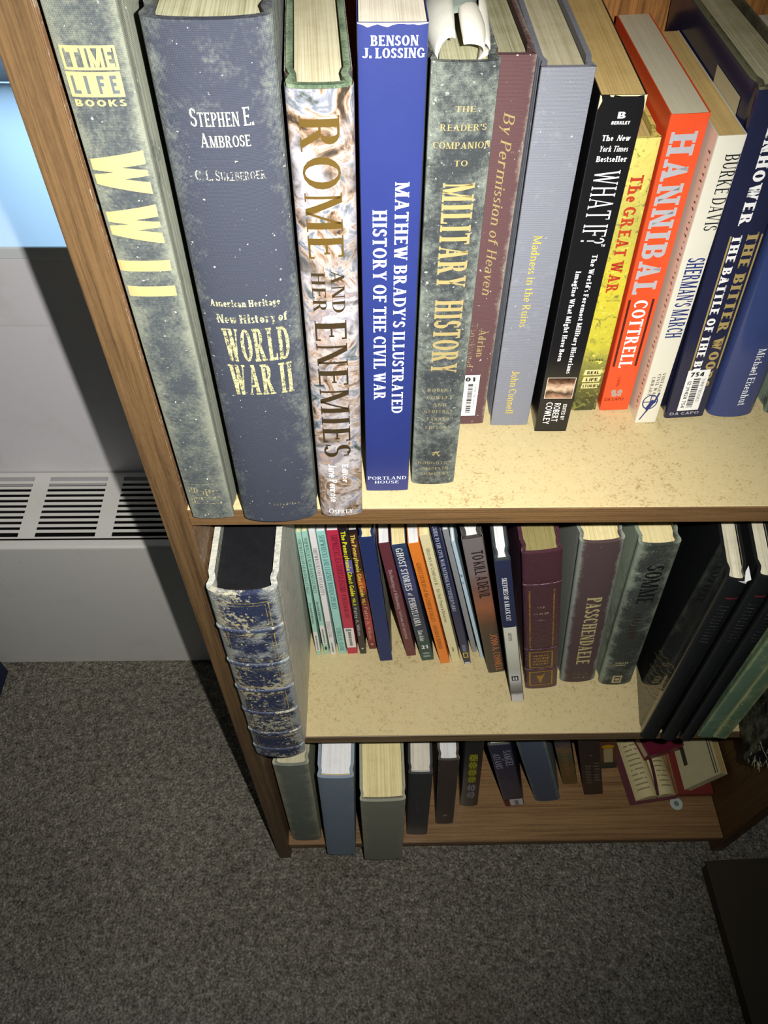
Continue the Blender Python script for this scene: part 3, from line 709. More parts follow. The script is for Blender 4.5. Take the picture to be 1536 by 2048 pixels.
b.pr([[(.0, .0), (.03, .002), (.06, .012), (0, .03)], [(.93, .0), (1, .0), (1, .035), (.965, .012)], [(.2, 0), (.3, 0), (.28, .004), (.22, .003)], [(.3, 0), (.93, 0), (.8, .0025), (.45, .0022)]], ink(srgb(222, 206, 160), .8), 'worn_edge', label='worn pale corners')

GW = zprint(((.0, srgb(56, 58, 36)), (.12, srgb(92, 90, 46)), (.22, srgb(132, 132, 66)), (.3, srgb(188, 180, 58)), (.55, srgb(198, 184, 56)), (.75, srgb(176, 170, 80)), (1, srgb(216, 200, 110))), .2, .1, 70, .45, 1.5, (srgb(120, 120, 58), srgb(228, 214, 96)))
b = Book(.2976, .092, Z1, -.6, -3.0, .0176, .200, .135, 'short yellow-green illustrated book with red storybook title, behind the black paperback', bulge=.0012, sq=.3, cover=GW, pages=PGT, board=.0024, name='hardcover_book')
b.pr(vtext(SLAB, 'The GREAT WAR', .32, .73, .102, .487), ink(srgb(176, 60, 34)))
for t, f in (('REAL', .817), ('LIFE', .849), ('STORIES', .879)):
    b.pr([[(.2, f - .012), (.9, f - .012), (.84, f + .012), (.16, f + .012)]], ink(srgb(216, 206, 140)), 'title_plate'); b.pr(htext(SANSB, t, .3 if t != 'STORIES' else .22, .78 if t != 'STORIES' else .86, f - .007, f + .007), BLACKI, lift=.0003)
b.pr(marks(.25, .85, .757, .767, 9) + marks(.4, .8, .935, .948, 7), ink(srgb(70, 66, 34)))

RED = plain(srgb(220, 78, 40), .35, .5, .04, 40)
b = Book(.3199, .0925, Z1, -.4, -3.3, .0208, .2128, .140, 'orange-red paperback with big silver slab-serif title', kind='paper', bulge=.0006, sq=.25, cover=RED, pages=PGY)
b.pr(vtext(SLAB, 'HANNIBAL', .12, .80, .043, .524), ink(srgb(172, 172, 178), .4)); b.pr(vtext(BOLD, 'COTTRELL', .28, .70, .545, .808), WHITE)
b.prs(rect(.075, .15, .542, .803) + rect(.80, .875, .542, .803), ink(srgb(74, 26, 16)))
b.pr(disc(.33, .914, .09, .010) + disc(.55, .914, .09, .010) + disc(.38, .928, .10, .009) + disc(.55, .927, .07, .008), ink(srgb(170, 150, 140))); b.pr(htext(SANS, 'DA CAPO', .09, .74, .942, .955) + vtext(LIGHT, '0496', .36, .46, .851, .891), ink(srgb(74, 28, 18)))

IV = plain(srgb(212, 209, 194), .14, .5, .03, 40)
b = Book(.3403, .0795, Z1, -.3, -3.5, .0150, .2079, .140, 'narrow ivory paperback with navy and black spine lettering', kind='paper', bulge=.0006, sq=.25, cover=IV, pages=PGT)
NAVYI = ink(srgb(36, 48, 110)); b.prl((vtext(SERIF, 'BURKE DAVIS', .46, .97, .047, .261), vtext(SERIF, 'VINTAGE', .64, .78, .773, .859) + vtext(SERIF, 'CIVIL WAR', .44, .58, .778, .883) + vtext(SERIF, 'LIBRARY', .22, .36, .79, .873)), BLACKI)
b.pr(vtext(Face(.22, .1, .05, .05), "SHERMAN'S MARCH", .23, .91, .346, .629), NAVYI); b.pr(ring(.44, .902, .36, .034, .86) + rect(.42, .46, .872, .932) + rect(.12, .76, .9, .904) + [[(.3, .93), (.5, .89), (.7, .9), (.4, .95)], [(.14, .985), (.2, .985), (.5, .93), (.42, .93)], [(.6, .9), (.72, .86), (.8, .862), (.68, .91)]], NAVYI, 'printed_emblem')
mb = MB()
for i in range(46):
    z = .012 + i * .0041; mb.poly([(-b.h - .0003, .004 + .001 * (i % 3), z), (-b.h - .0003, .0048 + .001 * ((i * 7) % 4), z + .0007), (-b.h - .0003, .0045 + .001 * ((i * 5) % 3), z + .0014), (-b.h - .0003, .0035, z + .0009)])
mk('cover_lettering', mb, ink(srgb(80, 30, 30)), b.e, fix=False)

NV = plain(srgb(34, 37, 62), .22, .5, .06, 40)
b = Book(.3697, .0835, Z1, -.4, -5.4, .0268, .2305, .165, 'thick navy jacketed hardcover with gold and white battle title and a white sticker', bulge=.0012, sq=.3, cover=cloth(srgb(60, 60, 52), srgb(110, 110, 84), .5, .027), pages=PGG, jacket=NV, name='hardcover_book')
b.pr(vtext(BLOCK, 'EISENHOWER', .36, .60, .012, .33) + vtext(BLOCK, 'THE BATTLE OF THE BULGE', .33, .53, .357, .9), WHITE)
b.pr(vtext(BLOCK, 'THE BITTER WOODS', .64, .88, .351, .869) + rect(.265, .305, .358, .875) + rect(.935, .975, .358, .80), ink(srgb(166, 146, 92), .4))
b.pr(rect(.6, .98, .0, .03), ink(srgb(120, 30, 44))); b.sticker(.24, .80, .80, .965)
b.pr(htext(SANSB, 'DA CAPO', .08, .85, .972, .984), ink(srgb(150, 150, 160)))
x = -b.h - .0011; mb = MB(); mb.poly([(x, .018, b.H - .012), (x, .060, b.H - .012), (x, .060, b.H - .075), (x, .018, b.H - .075)]); o = mk('flap_panel', mb, ink(srgb(190, 184, 152)), b.e, fix=False); o['label'] = 'tan printed panel on the cover'
mb = MB()
for i in range(9): mb.poly([(x - .0002, .024 + .007 * (i % 3) + .002 * k, b.H - .025 - .007 * (i // 3) - .004 * k) for k in (0,)] + [(x - .0002, .030 + .007 * (i % 3), b.H - .026 - .007 * (i // 3)), (x - .0002, .027 + .007 * (i % 3), b.H - .030 - .007 * (i // 3))])
mk('cover_lettering', mb, BLACKI, b.e, fix=False)

BL = plain(srgb(54, 66, 112), .16, .5, .1, 30)
b = Book(.4052, .088, Z1, -2.5, -4.9, .0318, .2155, .150, 'glossy mid-blue jacketed hardcover with a rounded spine and white author lettering', bulge=.009, sq=.6, cover=cloth(srgb(40, 46, 70), srgb(90, 96, 100), .3, .0326), pages=PGW, jacket=BL, name='hardcover_book')
b.pr(vtext(SERIF, 'Michael Eisenhut', .53, .69, .705, .945), WHITE)
b = Book(.4425, .089, Z1, -2.5, -4.2, .0205, .1955, .150, 'dark green mouldy hardcover at the right edge of the top shelf', bulge=.003, cover=cloth(srgb(34, 44, 42), srgb(120, 134, 118), .5, .0205), pages=PG, name='hardcover_book')

# ------------------------------------------------------------------ second shelf books
LB = leather(srgb(44, 52, 78), srgb(146, 152, 152), .46, .0530, .30, .42, True, srgb(180, 174, 150))
b = Book(.0457, -.0172, Z2, 0, .1, .0514, .3088, .222, 'huge navy leather volume with raised bands and black edges, mottled with mould', bulge=.009, sq=.85, board=.0045, gap=.010, cover=LB,
         pages=plain(srgb(30, 30, 33), .28, .5, .25, 120), name='hardcover_book')
bandm = leather(srgb(58, 66, 88), srgb(140, 148, 150), .42, .053, .2, .45, True, srgb(180, 174, 150))
for f in (.165, .345, .500, .650, .80, .93): b.band(f, .0045, .0016, bandm)
gf = worn_ink(srgb(190, 164, 88), .44, .56, 300); P = []
for f0, f1 in ((.035, .15), (.185, .325), (.365, .48), (.52, .632), (.67, .785), (.825, .915)): P += frame_(.1, .86, f0, f1, .016, .0028) + frame_(.15, .81, f0 + .012, f1 - .012, .008, .0014)
b.pr(P, gf)
P = []
for i in range(60): P += disc(.2 + .6 * random.random(), .04 + .88 * random.random(), .01 + .02 * random.random(), .002 + .003 * random.random(), 7)
b.pr(P, worn_ink(srgb(200, 184, 120), .4, .5, 420), 'gilt_ornament')
mb = MB()
for z in (.0, ): mb.box(b.hi - .010, b.hi - .0095, .02, .2, b.H - .0102, b.H - .0096)
mk('ribbon_groove', mb, BLACKI, b.e)

MINT = plain(srgb(168, 214, 200), .4, .5, .05, 40); grp = 'slim local history paperbacks'
def thin(x, y, lean, T, H, lab, cov, pages=PGX, D=.15, yaw=.6, **k): return Book(x, y, Z2, yaw, lean, T, H, D, lab, kind='paper', bulge=.0002, sq=.3, cover=cov, pages=pages, **k)
DG = ink(srgb(40, 66, 66)); RG = ink(srgb(86, 20, 34))
b = thin(.0816, .0955, -1.60, .0048, .2291, 'mint green slim paperback, first from the huge leather volume, tan sticker', MINT, PGC)
b.pr(vtext(SERIF, 'SHIPWRECKS NEAR BARNEGAT INLET', .2, .76, .044, .449) + vtext(ITALB, 'Second Edition', .25, .7, .515, .695), DG); b.sticker(.02, .98, .77, .956, '', code='', words='', label='tan stock sticker with a barcode')
b = thin(.0905, .0965, -2.5, .0052, .2293, 'mint green slim paperback, second from the huge leather volume, silver sticker', MINT, PGC)
b.pr(vtext(SERIF, 'SHIPWRECKS NEAR BARNEGAT INLET', .2, .78, .041, .445) + vtext(ITALB, 'Second Edition', .25, .75, .514, .679), DG); b.sticker(.02, .98, .72, .895, '', code='', words='', label='silvery stock sticker'); b.pr(disc(.5, .94, .28, .018), DG)
b = thin(.0982, .0960, -2.7, .0058, .2318, 'white slim shipwreck paperback between mint green ones', plain(srgb(236, 234, 236), .4, .5, .03))
b.pr(vtext(SERIF, 'SHIPWRECKS OFF OCEAN CITY', .18, .8, .116, .466) + vtext(THIN, 'SEIBOLD & ADAMS', .2, .8, .686, .833), ink(srgb(90, 84, 90))); b.sticker(.03, .97, .857, .983, '', code='', words='', label='grey barcode sticker')
b = thin(.1085, .0972, -3.4, .0080, .2286, 'mint green slim paperback beside the crimson one', plain(srgb(160, 216, 208), .4, .5, .05))
b.prl((vtext(SERIF, "SHIPWRECKS AND LEGENDS 'ROUND CAPE MAY", .22, .82, .026, .584), vtext(THIN, 'SEIBOLD & ADAMS', .2, .8, .749, .974)), ink(srgb(44, 92, 100)))
b = thin(.1197, .0968, -3.6, .0108, .2300, 'crimson slim paperback with a white barcode sticker', plain(srgb(190, 46, 78), .4, .5, .04), yaw=.8)
b.pr(vtext(SERIF, 'SHIPWRECKS, SEA STORIES & LEGENDS', .33, .86, .028, .445) + vtext(SERIF, 'OF THE DELAWARE COAST', .38, .80, .46, .665), RG); b.sticker(.03, .97, .75, .936, '100', code='', words='')
GB = plain(srgb(40, 38, 46), .3, .5, .1)
YEL = ink(srgb(240, 234, 40))
b = thin(.1316, .0965, -4.05, .0069, .2423, 'taller black slim paperback with bright yellow ghost title', GB)
b.pr(rect(.02, .98, .24, .33), ink(srgb(104, 100, 176))); b.pr(vtext(SANSB, 'The Pennsylvania Ghost Guide', .1, .72, .054, .50) + vtext(SANSB, 'VOL. II', .2, .62, .515, .57), YEL, lift=.0001); b.prl((vtext(SANS, 'Patty A. Wilson', .18, .62, .591, .83),), ink(srgb(186, 186, 196))); b.pr(disc(.5, .95, .2, .008), ink(srgb(186, 186, 196)), 'printed_emblem')
b = thin(.1424, .1023, -4.9, .0080, .2237, 'shorter dark red-brown slim paperback with a pale yellow ghost title', zprint(((0, srgb(92, 40, 44)), (.25, srgb(180, 72, 70)), (.42, srgb(120, 44, 40)), (.5, srgb(60, 34, 30)), (.6, srgb(200, 90, 44)), (.72, srgb(44, 34, 30)), (.9, srgb(90, 44, 46)), (1, srgb(30, 28, 30))), .2237, .03, 50))
b.pr(vtext(SANSB, 'The Pennsylvania Ghost Guide', .15, .66, .032, .505) + vtext(SANSB, 'VOL. I', .2, .6, .52, .574), ink(srgb(236, 212, 88))); b.pr(vtext(SANS, 'Patty A. Wilson', .25, .7, .596, .90) + disc(.5, .95, .2, .009), ink(srgb(206, 160, 150)))
b = Book(.1572, .0868, Z2, .4, -5.3, .0142, .2308, .150, 'plain royal blue worn hardcover with pale rubbed edges', bulge=.0010, sq=.3, board=.002, cover=cloth(srgb(34, 50, 100), srgb(176, 172, 140), .12, .0142, .34, .2, 60, .4, .45, power=14), pages=PGC, gap=.002, name='hardcover_book')
b = thin(.1858, .0930, -9.0, .0102, .2182, 'maroon slim paperback with small white title, leaning beside plain blue hardcover', plain(srgb(104, 50, 62), .4, .5, .06), PGX, yaw=1.2)
b.pr(vtext(ITAL, 'The Hauntings of Williamsburg, Yorktown, and Jamestown', .3, .62, .195, .819), ink(srgb(206, 190, 190))); b.pr(ring(.5, .93, .16, .014, .8), ink(srgb(150, 110, 110)))
b = thin(.2040, .0870, -10.1, .0134, .2245, 'dark blue paperback with large white ghost title and a white number', zprint(((0, srgb(52, 80, 74)), (.15, srgb(44, 74, 72)), (.3, srgb(52, 62, 82)), (.5, srgb(40, 46, 72)), (.75, srgb(70, 74, 120)), (.9, srgb(36, 50, 84)), (1, srgb(50, 70, 100))), .2245, .1, 60), PGC, yaw=1.0)
b.pr(vtext(BOLD, 'GHOST STORIES', .2, .68, .025, .345) + vtext(ITALB, 'of', .25, .62, .362, .388) + vtext(BOLD, 'PENNSYLVANIA', .2, .68, .405, .652) + vtext(ITALB, 'Dan Asfar', .28, .66, .695, .803) + htext(SANSB, '21', .24, .78, .842, .877), WHITE); b.pr(disc(.5, .925, .3, .012) + rect(.2, .8, .945, .965), ink(srgb(130, 150, 150)))
b = thin(.2232, .0832, -11.3, .0101, .2327, 'bright orange paperback with thin dark title', plain(srgb(238, 134, 48), .4, .5, .04), PGX, yaw=1.0)
b.pr(vtext(SERIF, 'GHOST STORIES of the LEHIGH VALLEY', .24, .64, .132, .60) + vtext(SERIF, '\u2022 ADAMS & SEIBOLD', .24, .64, .615, .853), ink(srgb(110, 56, 22)))
b = thin(.2356, .0850, -11.6, .0090, .2433, 'cream paperback with small black regiment title', plain(srgb(234, 224, 178), .45, .5, .04), PGC, yaw=1.2)
b.pr(vtext(SERIF, 'History of Company K', .3, .68, .085, .34, small=.8) + vtext(SERIF, "1st (Inf) Penn'a Reserves", .32, .66, .368, .636) + marks(.36, .62, .86, .90, 6, True), ink(srgb(66, 62, 48)))
b = thin(.2484, .0826, -12.0, .0073, .2620, 'tall navy guidebook paperback with white title', plain(srgb(36, 44, 82), .35, .5, .06), PGX, yaw=1.0)
b.pr(vtext(SERIF, 'GUIDE TO THE CIVIL WAR NATIONAL BATTLEFIELD PARKS', .2, .68, .008, .557) + rect(.1, .9, .985, 1), ink(srgb(210, 214, 224))); b.pr(frame_(.14, .84, .90, .944, .13, .006), ink(srgb(230, 204, 70))); b.pr(rect(.25, .75, .83, .89), ink(srgb(110, 116, 150)))
b = thin(.2575, .0970, -12.5, .0052, .2354, 'grey softcover folder, edge on, between navy guidebook and pale blue booklet', plain(srgb(150, 152, 156), .4, .5, .06), PGX, D=.14, yaw=.9)
b = thin(.2652, .0890, -13.0, .0034, .2298, 'thin pale blue stapled booklet leaning beside the brown jacketed hardcover', plain(srgb(190, 216, 230), .4, .5, .04), PGX, D=.15, yaw=1.0)
b.prs(rect(.2, .8, .24, .26) + rect(.2, .8, .3, .31), ink(srgb(120, 150, 170)))
TK = zprint(((0, srgb(62, 52, 48)), (.3, srgb(66, 56, 52)), (.42, srgb(92, 66, 52)), (.55, srgb(156, 96, 66)), (.68, srgb(120, 88, 78)), (.8, srgb(126, 112, 112)), (1, srgb(120, 114, 116))), .257, .05, 50, .35)
b = Book(.2795, .0712, Z2, 1.2, -12.05, .0170, .2570, .160, 'brown and grey jacketed thriller with condensed dark title', bulge=.0012, sq=.3, cover=plain(srgb(70, 66, 64), .5), pages=PGX, jacket=TK, name='hardcover_book')
b.pr(vtext(Face(.22, .12, 0), 'TO KILL A DEVIL', .32, .92, .074, .381), ink(srgb(38, 30, 28))); b.pr(vtext(Face(.22, .12, 0), 'JOHN A. CONNELL', .5, .93, .656, .979), ink(srgb(196, 120, 76)))
b = Book(.2987, .0370, Z2, -.6, -11.2, .0122, .2711, .175, 'navy and white jacketed hardcover, standing furthest forward of the leaning books', bulge=.0012, sq=.3, board=.002, cover=plain(srgb(60, 68, 64), .5), pages=PGX, jacket=plain(srgb(44, 50, 78), .35, .5, .05), name='hardcover_book')
b.pr(rect(.01, .99, .404, .998), zprint(((0, srgb(214, 214, 220)), (.06, srgb(214, 214, 220)), (.08, srgb(90, 90, 90)), (.14, srgb(150, 150, 150)), (.2, srgb(216, 216, 216)), (.28, srgb(190, 190, 176)), (.45, srgb(214, 214, 196)), (1, srgb(224, 224, 206))), .2711, .02, 90), 'picture_band', label='pale photographic lower half')
b.pr(vtext(BOLD, 'SKETCHES OF A BLACK CAT', .32, .66, .096, .358), WHITE, lift=.0002); b.pr(vtext(SERIF, 'MINER', .32, .58, .44, .499) + rect(.2, .76, .772, .81), BLACKI, lift=.0003); b.pr(rect(.3, .42, .78, .802) + rect(.52, .66, .78, .802), WHITE, lift=.0005)

RL = leather(srgb(74, 44, 54), srgb(124, 104, 110), .12, .0350, .15, .3, False)
b = Book(.3262, .0520, Z2, .2, -9.7, .0345, .2583, .170, 'dark maroon grained leather book with gilt frames and raised bands', bulge=.004, sq=.5, board=.0034, cover=RL, pages=PGGILT, name='hardcover_book')
for f in (.19, .655, .825): b.band(f, .003, .001, RL)
GI = ink(srgb(176, 134, 52), .4, .3)
b.pr(frame_(.13, .83, .672, .809, .045, .006) + frame_(.12, .84, .842, .968, .045, .006), GI); b.prs(rect(.15, .19, .225, .64) + rect(.79, .83, .225, .64), worn_ink(srgb(160, 120, 50), .42, .55, 420))
P = []
for i in range(4): P += marks(.26, .72, .697 + .023 * i, .714 + .023 * i, 6 + i % 3, False, i)
b.pr(P, worn_ink(srgb(168, 126, 52), .36, .5, 420))
b.pr(disc(.46, .895, .1, .016, 8) + disc(.40, .885, .05, .01, 8) + disc(.52, .885, .05, .01, 8) + disc(.46, .918, .06, .014, 8) + disc(.46, .938, .03, .01, 8) + [[(.5, .875), (.6, .86), (.58, .878)]], GI, 'gilt_ornament')
b.pr(marks(.38, .58, .33, .345, 3) + marks(.28, .7, .375, .39, 6) + marks(.36, .6, .42, .435, 4), worn_ink(srgb(200, 180, 150), .48, .58, 420))
b = Book(.3676, .0602, Z2, -.8, -7.3, .0378, .2600, .170, 'brown-maroon hardcover with grey mould along its edges and gilt vertical title', bulge=.006, sq=.7, board=.0032, cover=cloth(srgb(82, 66, 66), srgb(142, 148, 138), .36, .0378, .5, .4, 55, .6, .75, power=5), pages=PGC, name='hardcover_book')
b.pr(vtext(TALL, 'PASSCHENDAELE', .36, .72, .329, .836), worn_ink(srgb(200, 184, 132), .36, .5, 420)); b.pr(htext(SERIF, 'BASIC', .34, .76, .917, .936, gap=.1) + htext(SERIF, 'BOOKS', .34, .77, .952, .971, gap=.1), FAINT)
b = Book(.4088, .0567, Z2, -1.2, -5.8, .0352, .2600, .170, 'dark green-grey mouldy hardcover leaning away from the glossy black albums', bulge=.006, sq=.7, board=.0032, cover=cloth(srgb(56, 60, 57), srgb(142, 152, 134), .52, .0352, .22, .9, 75, .6, .8), pages=PGC, name='hardcover_book')
b.pr(vtext(TALL, 'SOMME', .33, .76, .115, .35), worn_ink(srgb(22, 26, 26), .30, .44, 300), 'embossed_title'); b.pr(marks(.36, .6, .42, .62, 9, True), worn_ink(srgb(60, 46, 40), .40, .52, 300)); b.pr(marks(.3, .68, .797, .812, 7) + marks(.24, .62, .817, .829, 9) + frame_(.35, .63, .916, .981, .05, .012) + rect(.42, .56, .94, .96), worn_ink(srgb(196, 184, 140), .38, .5, 420))

GBK = glossy_black(); GBS = glossy_black((.02, .022, .024, 1), .35, .6)
PGA = paper_edge(srgb(228, 222, 196), srgb(150, 144, 120), .4)
albums = 'glossy black albums leaning at the right end'
for i, (x, y, T, H, lab) in enumerate(((.4318, -.0060, .0168, .297, 'glossy black album mirroring the shelf in its cover, leftmost of the black ones'), (.4524, -.0078, .0155, .3030, 'glossy black album with scuffed edge, between two other black albums'), (.4712, -.0085, .0130, .3037, 'glossy black album next to the mouldy green volumes'))):
    b = Book(x, y, Z2, -9.8, -3.25, T, H, .220, lab, bulge=.0045, sq=.7, board=.0026, cover=GBK, pages=PGA, group=albums, name='hardcover_book', gap=.003)
    b.pr(rect(.36, .93, .079, .0835), ink(srgb(120, 36, 48))); P = []
    for k in range(12): P += rect(.30, .74 - .02 * (k % 3), .12 + .017 * k, .1225 + .017 * k)
    b.pr(P, worn_ink(srgb(86, 88, 84), .44, .56, 420), 'embossed_title')
    P = []
    for k in range(40): f = .03 + .94 * k / 40; P += [[(.945 + .02 * random.random(), f), (.99, f), (.99, f + .02), (.955 + .02 * random.random(), f + .02)]]
    b.pr(P, worn_ink(srgb(170, 172, 160), .40, .54, 500), 'worn_edge', label='scuffed pale edge')
    if i == 0:
        x_ = -b.h - .0004; mb = MB()
        for k in range(8):
            z0 = .020 + .0105 * k; pts = [(.052 - .005 * m, z0 + .0052 * m + .0020 * sin(1.9 * m + 2.3 * k)) for m in range(3 - (k % 3) if k < 3 else (k % 2), 11)]
            for (a0, c0), (a1, c1) in zip(pts, pts[1:]): mb.poly([(x_, a0, c0), (x_, a1, c1), (x_, a1, c1 + .0006), (x_, a0, c0 + .0006)])
        mk('gilt_ornament', mb, ink(srgb(190, 156, 84), .4), b.e, fix=False)
        mb = MB(); mb.poly([(b.h - .004, -.004, b.H + .0003), (b.h + .0012, -.001, b.H + .0003), (b.h + .001, .012, b.H + .0004), (b.h - .002, .006, b.H + .0004)]); mk('torn_corner', mb, WHITE, b.e, fix=False)
        b.pr([[(.5, 0), (1, 0), (1, .022), (.9, .014), (.7, .006)]], WHITE, 'worn_edge')
GRN = cloth(srgb(88, 112, 90), srgb(150, 166, 124), .5, .0142, .2, .4, 90, .6)
b = Book(.4914, -.0062, Z2, -9.6, -2.4, .0138, .2484, .200, 'mouldy green hardcover touching the last black album', bulge=.0016, sq=.4, cover=GRN, pages=PG, name='hardcover_book', group='mouldy green volumes')
b = Book(.5072, -.0075, Z2, -9.6, -2.3, .0140, .2473, .200, 'mouldy green hardcover beside the shaggy black volume', bulge=.0016, sq=.4, cover=cloth(srgb(84, 108, 82), srgb(158, 164, 116), .58, .0142, .25, .5, 90, .6), pages=PG, name='hardcover_book', group='mouldy green volumes')
b = Book(.5462, -.0345, Z2, -9.2, -2.6, .0410, .2731, .220, 'thick shaggy black volume furred with dust at the right end', bulge=.006, sq=.6, board=.004, cover=cloth(srgb(14, 15, 14), srgb(112, 112, 92), .22, .041, .2, .9, 70, .6, .6, spcol=(.5, .5, .42, 1)), pages=plain(srgb(50, 40, 26), .8), name='hardcover_book')
random.seed(3); mb = MB()
for i in range(70):
    u = (random.random() - .5) * b.T; y = b.ys(u * .98, 0); z = .002 + .05 * random.random() ** 2; a = random.random() * 6.3; L = .004 + .007 * random.random()
    p0 = Vector((u, y + .0004, z)); p1 = p0 + Vector((.4 * cos(a), -.7, .5 * sin(a))) * L; s_ = Vector((.00018, 0, .00018)); mb.poly([p0 - s_, p0 + s_, p1 + s_, p1 - s_])
o = mk('dust_fibres', mb, ink(srgb(150, 146, 120)), b.e, fix=False); o['kind'] = 'stuff'

# ------------------------------------------------------------------ bottom shelf books
b = Book(.0452, .0098, Z3, .4, .1, .0425, .3012, .210, 'grey-green mouldy hardcover in the bottom left corner', bulge=.005, sq=.6, board=.0035, cover=cloth(srgb(112, 118, 108), srgb(164, 164, 140), .48, .0425, .3, .1, 45, .5), pages=PG, name='hardcover_book')
b = Book(.0962, -.0115, Z3, -.6, .5, .0415, .3169, .220, 'tall faded blue cloth hardcover with white page block', bulge=.004, sq=.5, board=.0035, cover=cloth(srgb(128, 142, 156), srgb(164, 168, 164), .35, .0415, .12, 0, 40, .5), pages=PGX, name='hardcover_book', gap=.005); b.headband(ink(srgb(200, 180, 120)))
b = Book(.1569, -.0190, Z3, .6, -.8, .0548, .2576, .215, 'very thick grey-olive hardcover with cream page block, no lettering', bulge=.004, sq=.5, board=.0032, cover=cloth(srgb(140, 140, 124), srgb(160, 160, 140), .45, .0548, .25, 0, 40, .4), pages=PGC, name='hardcover_book', gap=.003); b.headband(ink(srgb(96, 98, 80)))
b = Book(.2072, .0140, Z3, -1.5, -1.6, .0302, .2517, .190, 'dark slate grey hardcover with one faint line of lettering', bulge=.0022, sq=.4, cover=plain(srgb(56, 58, 62), .45, .5, .12), pages=PGW, name='hardcover_book'); b.headband(ink(srgb(190, 190, 180)))
b.pr(marks(.42, .5, .42, .56, 6, True), FAINT)
b = Book(.2490, .0292, Z3, -.3, -3.0, .0265, .2563, .180, 'dull brown hardcover with bright white pages, next to slate grey one', bulge=.003, sq=.5, cover=cloth(srgb(74, 64, 60), srgb(118, 108, 102), .3, .0265, .25, 0, 40, .3, .5), pages=PGX, name='hardcover_book')
b.pr(disc(.48, .84, .12, .02), worn_ink(srgb(160, 150, 140), .42, .56, 200))
b = Book(.2876, .0552, Z3, -1.8, -4.2, .0262, .2691, .170, 'black-navy hardcover with yellow block title over grey', bulge=.0035, sq=.6, cover=plain(srgb(24, 27, 36), .3, .5, .1), pages=PGX, jacket=plain(srgb(24, 27, 36), .3, .5, .1), name='hardcover_book')
P = []
for k in range(4): f = .225 + .1 * k; P += frame_(.34, .76, f, f + .09, .13, .03) + rect(.5, .6, f, f + .09)
b.pr(P, ink(srgb(184, 178, 50))); P = []
for k in range(2): f = .645 + .112 * k; P += frame_(.35, .78, f, f + .10, .13, .03) + rect(.5, .6, f, f + .10)
b.pr(P, ink(srgb(150, 150, 152)))
b = Book(.3572, .0530, Z3, -.8, -13.1, .0280, .2438, .165, 'navy leaning hardcover with white title and barcode sticker at its foot', bulge=.0012, sq=.3, cover=plain(srgb(90, 92, 84), .5), pages=PGX, jacket=plain(srgb(40, 42, 74), .35, .5, .08), name='hardcover_book')
b.pr(vtext(SERIF, 'SAMUEL', .60, .94, .083, .309) + vtext(SERIF, 'ADAMS', .1, .42, .114, .341) + vtext(ITAL, '&', .46, .56, .19, .22), ink(srgb(186, 186, 200))); b.prs(rect(.15, .3, .5, .8) + rect(.6, .72, .5, .72), ink(srgb(70, 70, 92))); b.pr(rect(.01, .99, .885, .999), ink(srgb(112, 40, 40)))
b.sticker(.30, .98, .865, .985, '', code='', words='')
b = Book(.4076, .0600, Z3, -2.5, -15.6, .0380, .2360, .170, 'thick blue-grey cloth hardcover leaning left, blank spine', bulge=.005, sq=.6, cover=cloth(srgb(90, 98, 116), srgb(128, 136, 132), .3, .038, .4, .1, 40, .4), pages=PG, name='hardcover_book')
b = Book(.4470, .0845, Z3, -2.5, -15.3, .0220, .1890, .150, 'small tan and green patterned book leaning on the blue-grey one', kind='paper', bulge=.001, sq=.3, cover=zprint(((0, srgb(120, 100, 50)), (.4, srgb(120, 98, 54)), (.6, srgb(92, 96, 72)), (.75, srgb(140, 108, 78)), (.88, srgb(60, 74, 92)), (1, srgb(50, 64, 86))), .189, .12, 60), pages=PGT)
b.pr(marks(.3, .7, .3, .8, 9, True), ink(srgb(150, 116, 80)))
b = Book(.4798, .0680, Z3, -2.5, -14.5, .0282, .2297, .160, 'dark chocolate-brown paperback with two lines of dull lettering', kind='paper', bulge=.001, sq=.3, cover=plain(srgb(52, 42, 38), .45, .5, .15), pages=PGT)
b.pr(marks(.60, .94, .42, .76, 7, True) + marks(.16, .5, .46, .80, 7, True, 2), ink(srgb(108, 96, 84))); b.pr(disc(.55, .3, .06, .01), ink(srgb(170, 120, 60)))
b = Book(.5106, .1080, Z3, -2.6, -14.4, .0265, .2000, .120, 'rust-brown patterned book with a yellow oval over a cream panel', kind='paper', bulge=.001, sq=.3, cover=zprint(((0, srgb(40, 54, 50)), (.12, srgb(60, 64, 56)), (.2, srgb(116, 72, 46)), (.6, srgb(110, 66, 44)), (1, srgb(96, 80, 60))), .2, .06, 60), pages=PGT)
b.pr(rect(.28, .78, .60, .87), ink(srgb(206, 190, 140))); b.pr(disc(.53, .555, .34, .04, 18), ink(srgb(220, 170, 30)), lift=.0003)

